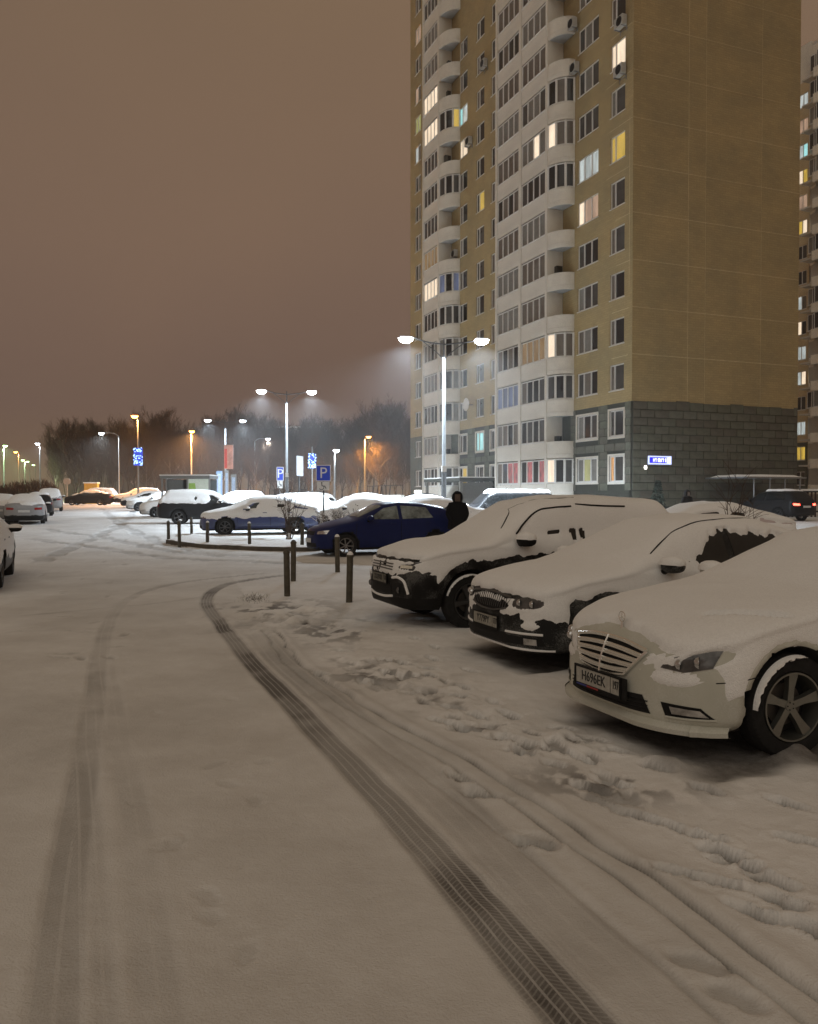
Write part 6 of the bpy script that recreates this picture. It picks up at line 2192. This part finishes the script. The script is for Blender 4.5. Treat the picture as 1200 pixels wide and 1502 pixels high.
# ------------------------------------------------------------------ people
def person(loc, rz, label, coat, H=1.75, pocket=True):
    t = thing('person', label, 'person', loc, rz)
    V = [(0, 0, .93), (0, 0, 1.12), (0, .0, 1.36), (0, 0.0, 1.47), (0, -.02, 1.60), (0, -.02, 1.66),
         (-.10, 0, .86), (-.11, -.02, .48), (-.12, .02, .10), (-.12, -.13, .04),
         (.10, 0, .86), (.11, .02, .48), (.12, .03, .10), (.12, -.12, .04),
         (-.19, 0, 1.38), (-.27, .02, 1.14), (-.20, -.13, .98), (-.15, -.16, .95),
         (.19, 0, 1.38), (.27, .02, 1.14), (.20, -.13, .98), (.15, -.16, .95)]
    E = [(0, 1), (1, 2), (2, 3), (3, 4), (4, 5), (0, 6), (6, 7), (7, 8), (8, 9), (0, 10), (10, 11), (11, 12), (12, 13), (2, 14), (14, 15), (15, 16), (16, 17), (2, 18), (18, 19), (19, 20), (20, 21)]
    Rr = [.19, .18, .20, .08, .11, .10, .12, .085, .065, .05, .12, .085, .065, .05, .10, .075, .06, .045, .10, .075, .06, .045]
    me_ = bpy.data.meshes.new('body')
    s_ = H / 1.77
    me_.from_pydata([tuple(c * s_ for c in v) for v in V], E, [])
    o = bpy.data.objects.new('tmp', me_)
    COL.objects.link(o)
    md = o.modifiers.new('s', 'SKIN')
    for i, v in enumerate(me_.skin_vertices[0].data):
        v.radius = (Rr[i] * s_, Rr[i] * s_ * (.72 if i in (0, 1, 2) else 1))
        v.use_root = (i == 0)
    sb = o.modifiers.new('b', 'SUBSURF'); sb.levels = 2; sb.render_levels = 2
    dg = bpy.context.evaluated_depsgraph_get()
    m2 = bpy.data.meshes.new_from_object(o.evaluated_get(dg))
    bpy.data.objects.remove(o)
    m2.materials.clear(); m2.materials.append(coat)
    for p_ in m2.polygons: p_.use_smooth = True
    link('body', m2, t)
    # quilted coat reaching the thigh, hood, face
    c = MB()
    prof_ = [(.27, .72), (.275, .80), (.255, .95), (.245, 1.1), (.25, 1.25), (.235, 1.36), (.15, 1.46), (.10, 1.50)]
    n = 24
    vs = []
    for (r_, z) in prof_:
        for k in range(n):
            a = 2 * math.pi * k / n
            q = 1 + .02 * math.sin(a * 5 + z * 9)
            vs.append((r_ * q * math.cos(a) * s_, r_ * q * .70 * math.sin(a) * s_, z * s_))
    c.add(vs, [(i * n + k, i * n + (k + 1) % n, (i + 1) * n + (k + 1) % n, (i + 1) * n + k) for i in range(len(prof_) - 1) for k in range(n)])
    c.obj('coat', coat, t, True)
    hd = MB()
    n1, n2 = 22, 14
    vs = []
    for i in range(n2 + 1):
        ph = math.pi * i / n2
        for k in range(n1):
            a = 2 * math.pi * k / n1
            x, y, z = math.sin(ph) * math.cos(a), math.sin(ph) * math.sin(a), math.cos(ph)
            fr = max(0, -y) ** 3 * (abs(z) < .62) * (abs(x) < .7)
            vs.append((x * .155 * s_, (y * .165 * (1 - .55 * fr) + .0) * s_, (z * .185 + 1.60) * s_))
    hd.add(vs, [(i * n1 + k, i * n1 + (k + 1) % n1, (i + 1) * n1 + (k + 1) % n1, (i + 1) * n1 + k) for i in range(n2) for k in range(n1)])
    hd.obj('hood', coat, t, True)
    fc = MB()
    vs = []
    for i in range(9):
        for k in range(9):
            u_, v_ = (k - 4) / 4, (i - 4) / 4
            y = -.115 - .035 * (1 - u_ * u_) * (1 - .5 * v_ * v_) - (.022 if abs(u_) < .15 and -.35 < v_ < .25 else 0) + (.012 if .2 < v_ < .5 and .3 < abs(u_) < .6 else 0)
            vs.append((u_ * .075 * s_, y * s_, (1.59 + v_ * .10) * s_))
    fc.add(vs, [(i * 9 + k, i * 9 + k + 1, (i + 1) * 9 + k + 1, (i + 1) * 9 + k) for i in range(8) for k in range(8)])
    fc.obj('face', mat('shaded_skin', (.09, .06, .045), .7, var=.1), t, True)
    return t
M_coat = mat('black_padded_coat', (0.006, 0.006, 0.007), .9, var=.3, bump=.4, bscale=12, spec=.08)
person(pz(671, 22.5) + Vector((0, 0, .0)), R(0), 'person in a black hooded coat standing behind the blue hatchback', M_coat, 1.72)
person(pz(1008, 37), R(20), 'person in dark clothes walking before the grey block wall', mat('dark_clothes', (.012, .010, .009), .9, var=.3, spec=.08), 1.7)

# ------------------------------------------------------------------ more cars
P_blue = mat('deep_blue_paint', (0.004, 0.011, 0.078), .35, var=.1, spec=.18)
P_sblue = mat('greyish_blue_paint', (0.03, 0.045, 0.14), .35, var=.1, coat=.3)
P_wht = mat('plain_white_paint', (0.50, 0.50, 0.50), .35, var=.06, coat=.3)
P_dk = mat('dark_car_paint', (0.014, 0.014, 0.015), .4, var=.2, spec=.2)
P_gr = mat('silver_car_paint', (0.26, 0.26, 0.26), .4, var=.06)
P_rd = mat('maroon_car_paint', (0.04, 0.012, 0.012), .3, var=.1)
def place(px, py, dx=0.0, dy=0.0):
    g = at(px, py)
    return (g.x + dx, g.y + dy, g.z - .02)
# clean blue hatchback: its near front wheel stands at (508, 817)
c_, s_n = math.cos(PHI), math.sin(PHI)
def by_wheel(kind_, px, py, phi, wi=0, sd=-1):
    sp = SPEC[kind_]
    g = at(px, py)
    lx, ly = sp['wx'][wi], sd * (sp['W'] - .03)
    return (g.x - lx * math.cos(phi) + ly * math.sin(phi), g.y - lx * math.sin(phi) - ly * math.cos(phi), g.z - .02)
far_car('hatch', P_blue, 'clean dark blue hatchback with bright alloy wheels, free of snow', by_wheel('hatch', 508, 817, PHI), PHI, snow=9, alloy=M_alloy, glass=M_glassc, du=.045, seed=1)
far_car('liftback', P_sblue, 'blue-grey saloon with a thick snow blanket beside the kerb island', by_wheel('liftback', 330, 785, R(17)), R(17), snow=.66, seed=1, du=.06, group='snow-covered cars behind the kerb island')
a_ = R(20)
far_car('suv', P_dk, 'dark estate with snowy roof showing its tail lights, left of the blue-grey saloon', by_wheel('suv', 262, 769, R(190), 1, 1), R(190), snow=1.05, seed=2, du=.06, group='snow-covered cars behind the kerb island')
spots = [('liftback', 229, 759, P_wht, 'snow-buried car whose front wheel shows left of the bus shelter', .45), ('saloon', 204, 750, P_wht, 'snow-buried car second in the row left of the shelter', .5), ('hatch', 192, 745, P_dk, 'snow-topped car third in the row left of the shelter', .6), ('suv', 182, 741, P_dk, 'farthest snow-topped car of the row left of the shelter', .7)]
for i, (k_, px, py, pt, lb, sn) in enumerate(spots):
    far_car(k_, pt, lb, by_wheel(k_, px, py, PHI), PHI, snow=sn, seed=i * 2, group='snow-covered cars left of the shelter')
# rows beyond the blue cars
spots = [('suv', 350, 40, 'snow-covered off-roader behind the roof of the blue-grey saloon', P_gr), ('saloon', 432, 33.5, 'whitest snow-covered saloon right behind the bare shrub', P_wht), ('hatch', 398, 52, 'snow-topped hatchback under the far parking sign', P_dk), ('liftback', 470, 45, 'snow-covered car with its roof showing behind the large parking sign', P_gr), ('saloon', 520, 27.5, 'snow-covered saloon directly behind the blue hatchback', P_wht), ('liftback', 540, 36, 'snow-covered car in the second row behind the blue hatchback', P_dk), ('suv', 300, 62, 'snow-covered off-roader by the advertising pillar', P_dk)]
for i, (k_, px, Z, lb, pt) in enumerate(spots):
    p = pz(px, Z)
    p.z -= .03 + (.0 if k_ != 'suv' else .18)
    far_car(k_, pt, lb, p, PHI, snow=.45, seed=i * 2, group='snow-covered cars in the rows behind')
# taxi with a lit roof light
p = pz(560, 49)
tx = far_car('liftback', P_dk, 'dark car with a lit white roof light, behind the snowy cars', p, PHI, snow=9, seed=3)
MB().box(-.12, .12, -.25, .25, 0, .16).obj('roof_light', mat('roof_light_glow', (.9, .9, .9), .3, var=.02, emit=(1, .95, .85), estr=6), tx, loc=(2.3, 0, 1.47))
AWAY = R(90 + 21.7) + math.pi       # nose pointing away from the camera
# van behind the person, pinkish car and dark off-roader at right
far_car('van', P_dk, 'dark van with a snowy roof behind the hooded person', pz(672, 41) + Vector((0, 0, -.25)), R(14), snow=1.78, seed=4)
far_car('liftback', mat('pinkish_white_paint', (.5, .42, .42), .35, var=.05), 'snowy pinkish-white car behind the bare twigs, before the canopy', (4.9, 20.4, float(gz(0, 20.4)) - .05), R(8), snow=.5, seed=4)
g = pz(1184, 44)
far_car('suv', P_dk, 'dark off-roader seen from behind with its brake lights on, at the right edge', (g.x - 4.68 * math.cos(AWAY), g.y - 4.68 * math.sin(AWAY), g.z - .02), AWAY, snow=1.64, seed=5, rear_lit=True)
fx = thing('fence', 'low dark fence with snow along its top at the right edge', 'fence', pz(1150, 50), R(8))
MB().box(0, 6, -.04, .04, 1.5, 1.58).box(0, 6, -.04, .04, .3, .38).obj('rail', M_black, fx)
for i in range(24):
    MB().box(i * .25, i * .25 + .10, -.02, .02, 0, 1.5).obj('picket', P_rd, fx)
MB().box(-.05, 6.05, -.09, .09, 1.582, 1.70).obj('fence_snow', M_snow, fx)
# cars at the left, parked along the road
def away(kind_, px, py, phi=None, side=0):
    """place by the middle of the rear bumper"""
    phi = AWAY if phi is None else phi
    g = at(px, py)
    L = SPEC[kind_]['L']
    return (g.x - L * math.cos(phi), g.y - L * math.sin(phi), g.z - .02)
far_car('saloon', P_gr, 'silver-white saloon seen from behind with red lamps and a snowed-up rear window', away('saloon', 35, 770), AWAY, snow=1.02, seed=3, lowz=.48, du=.06, group='cars parked along the left of the road')
far_car('hatch', P_dk, 'dark car second in the line along the left of the road', away('hatch', 56, 757), AWAY, snow=1.36, seed=3, group='cars parked along the left of the road')
far_car('suv', P_gr, 'pale off-roader third in the line along the left of the road', away('suv', 72, 750.5), AWAY, snow=1.1, seed=4, group='cars parked along the left of the road')
far_car('saloon', P_gr, 'snowy car partly hidden left of the white saloon', away('saloon', -4, 768), AWAY, snow=.9, seed=4, group='cars parked along the left of the road')
far_car('liftback', P_dk, 'snow-crusted car cut by the left edge of the picture', by_wheel('liftback', 19, 842, AWAY, 0, 1), AWAY, snow=.5, seed=2, du=.05)
far_car('liftback', P_dk, 'dark car standing across the far end of the street', pz(96, 82), R(4), snow=1.2, seed=2)
far_car('suv', P_gr, 'pale off-roader behind the dark car across the street', pz(106, 88), R(4), snow=.9, seed=2)

# kerbside clutter: grass tufts poking through by the near corner
gt = MB()
for k in range(260):
    p = at(random.gauss(372, 9), random.gauss(878, 3))
    p.z -= .01
    v = Vector((random.uniform(-.04, .04), random.uniform(-.04, .04), random.uniform(.02, .06)))
    w = Vector((random.uniform(-1, 1), random.uniform(-1, 1), 0)).normalized() * .003
    gt.add([p - w, p + w, p + v], [(0, 1, 2)])
kind(tag(gt.obj('dry_grass', mat('dry_grass_blades', (.07, .055, .03), .9, var=.3)), 'tuft of dry grass poking through the snow beside the tyre track', 'grass'), 'stuff')

# ------------------------------------------------------------------ air: light snow haze
hz = MB().box(-690, 690, -125, 436, -3.0, 64)
hm_ = bpy.data.materials.new('snow_haze')
hm_.use_nodes = True
nt = hm_.node_tree
nt.nodes.clear()
o_ = nt.nodes.new('ShaderNodeOutputMaterial')
v_ = nt.nodes.new('ShaderNodeVolumePrincipled')
v_.inputs['Color'].default_value = (0.9, 0.88, 0.86, 1)
v_.inputs['Density'].default_value = 0.0012
v_.inputs['Anisotropy'].default_value = 0.35
nt.links.new(v_.outputs[0], o_.inputs['Volume'])
hz_o = kind(hz.obj('haze', hm_), 'stuff')
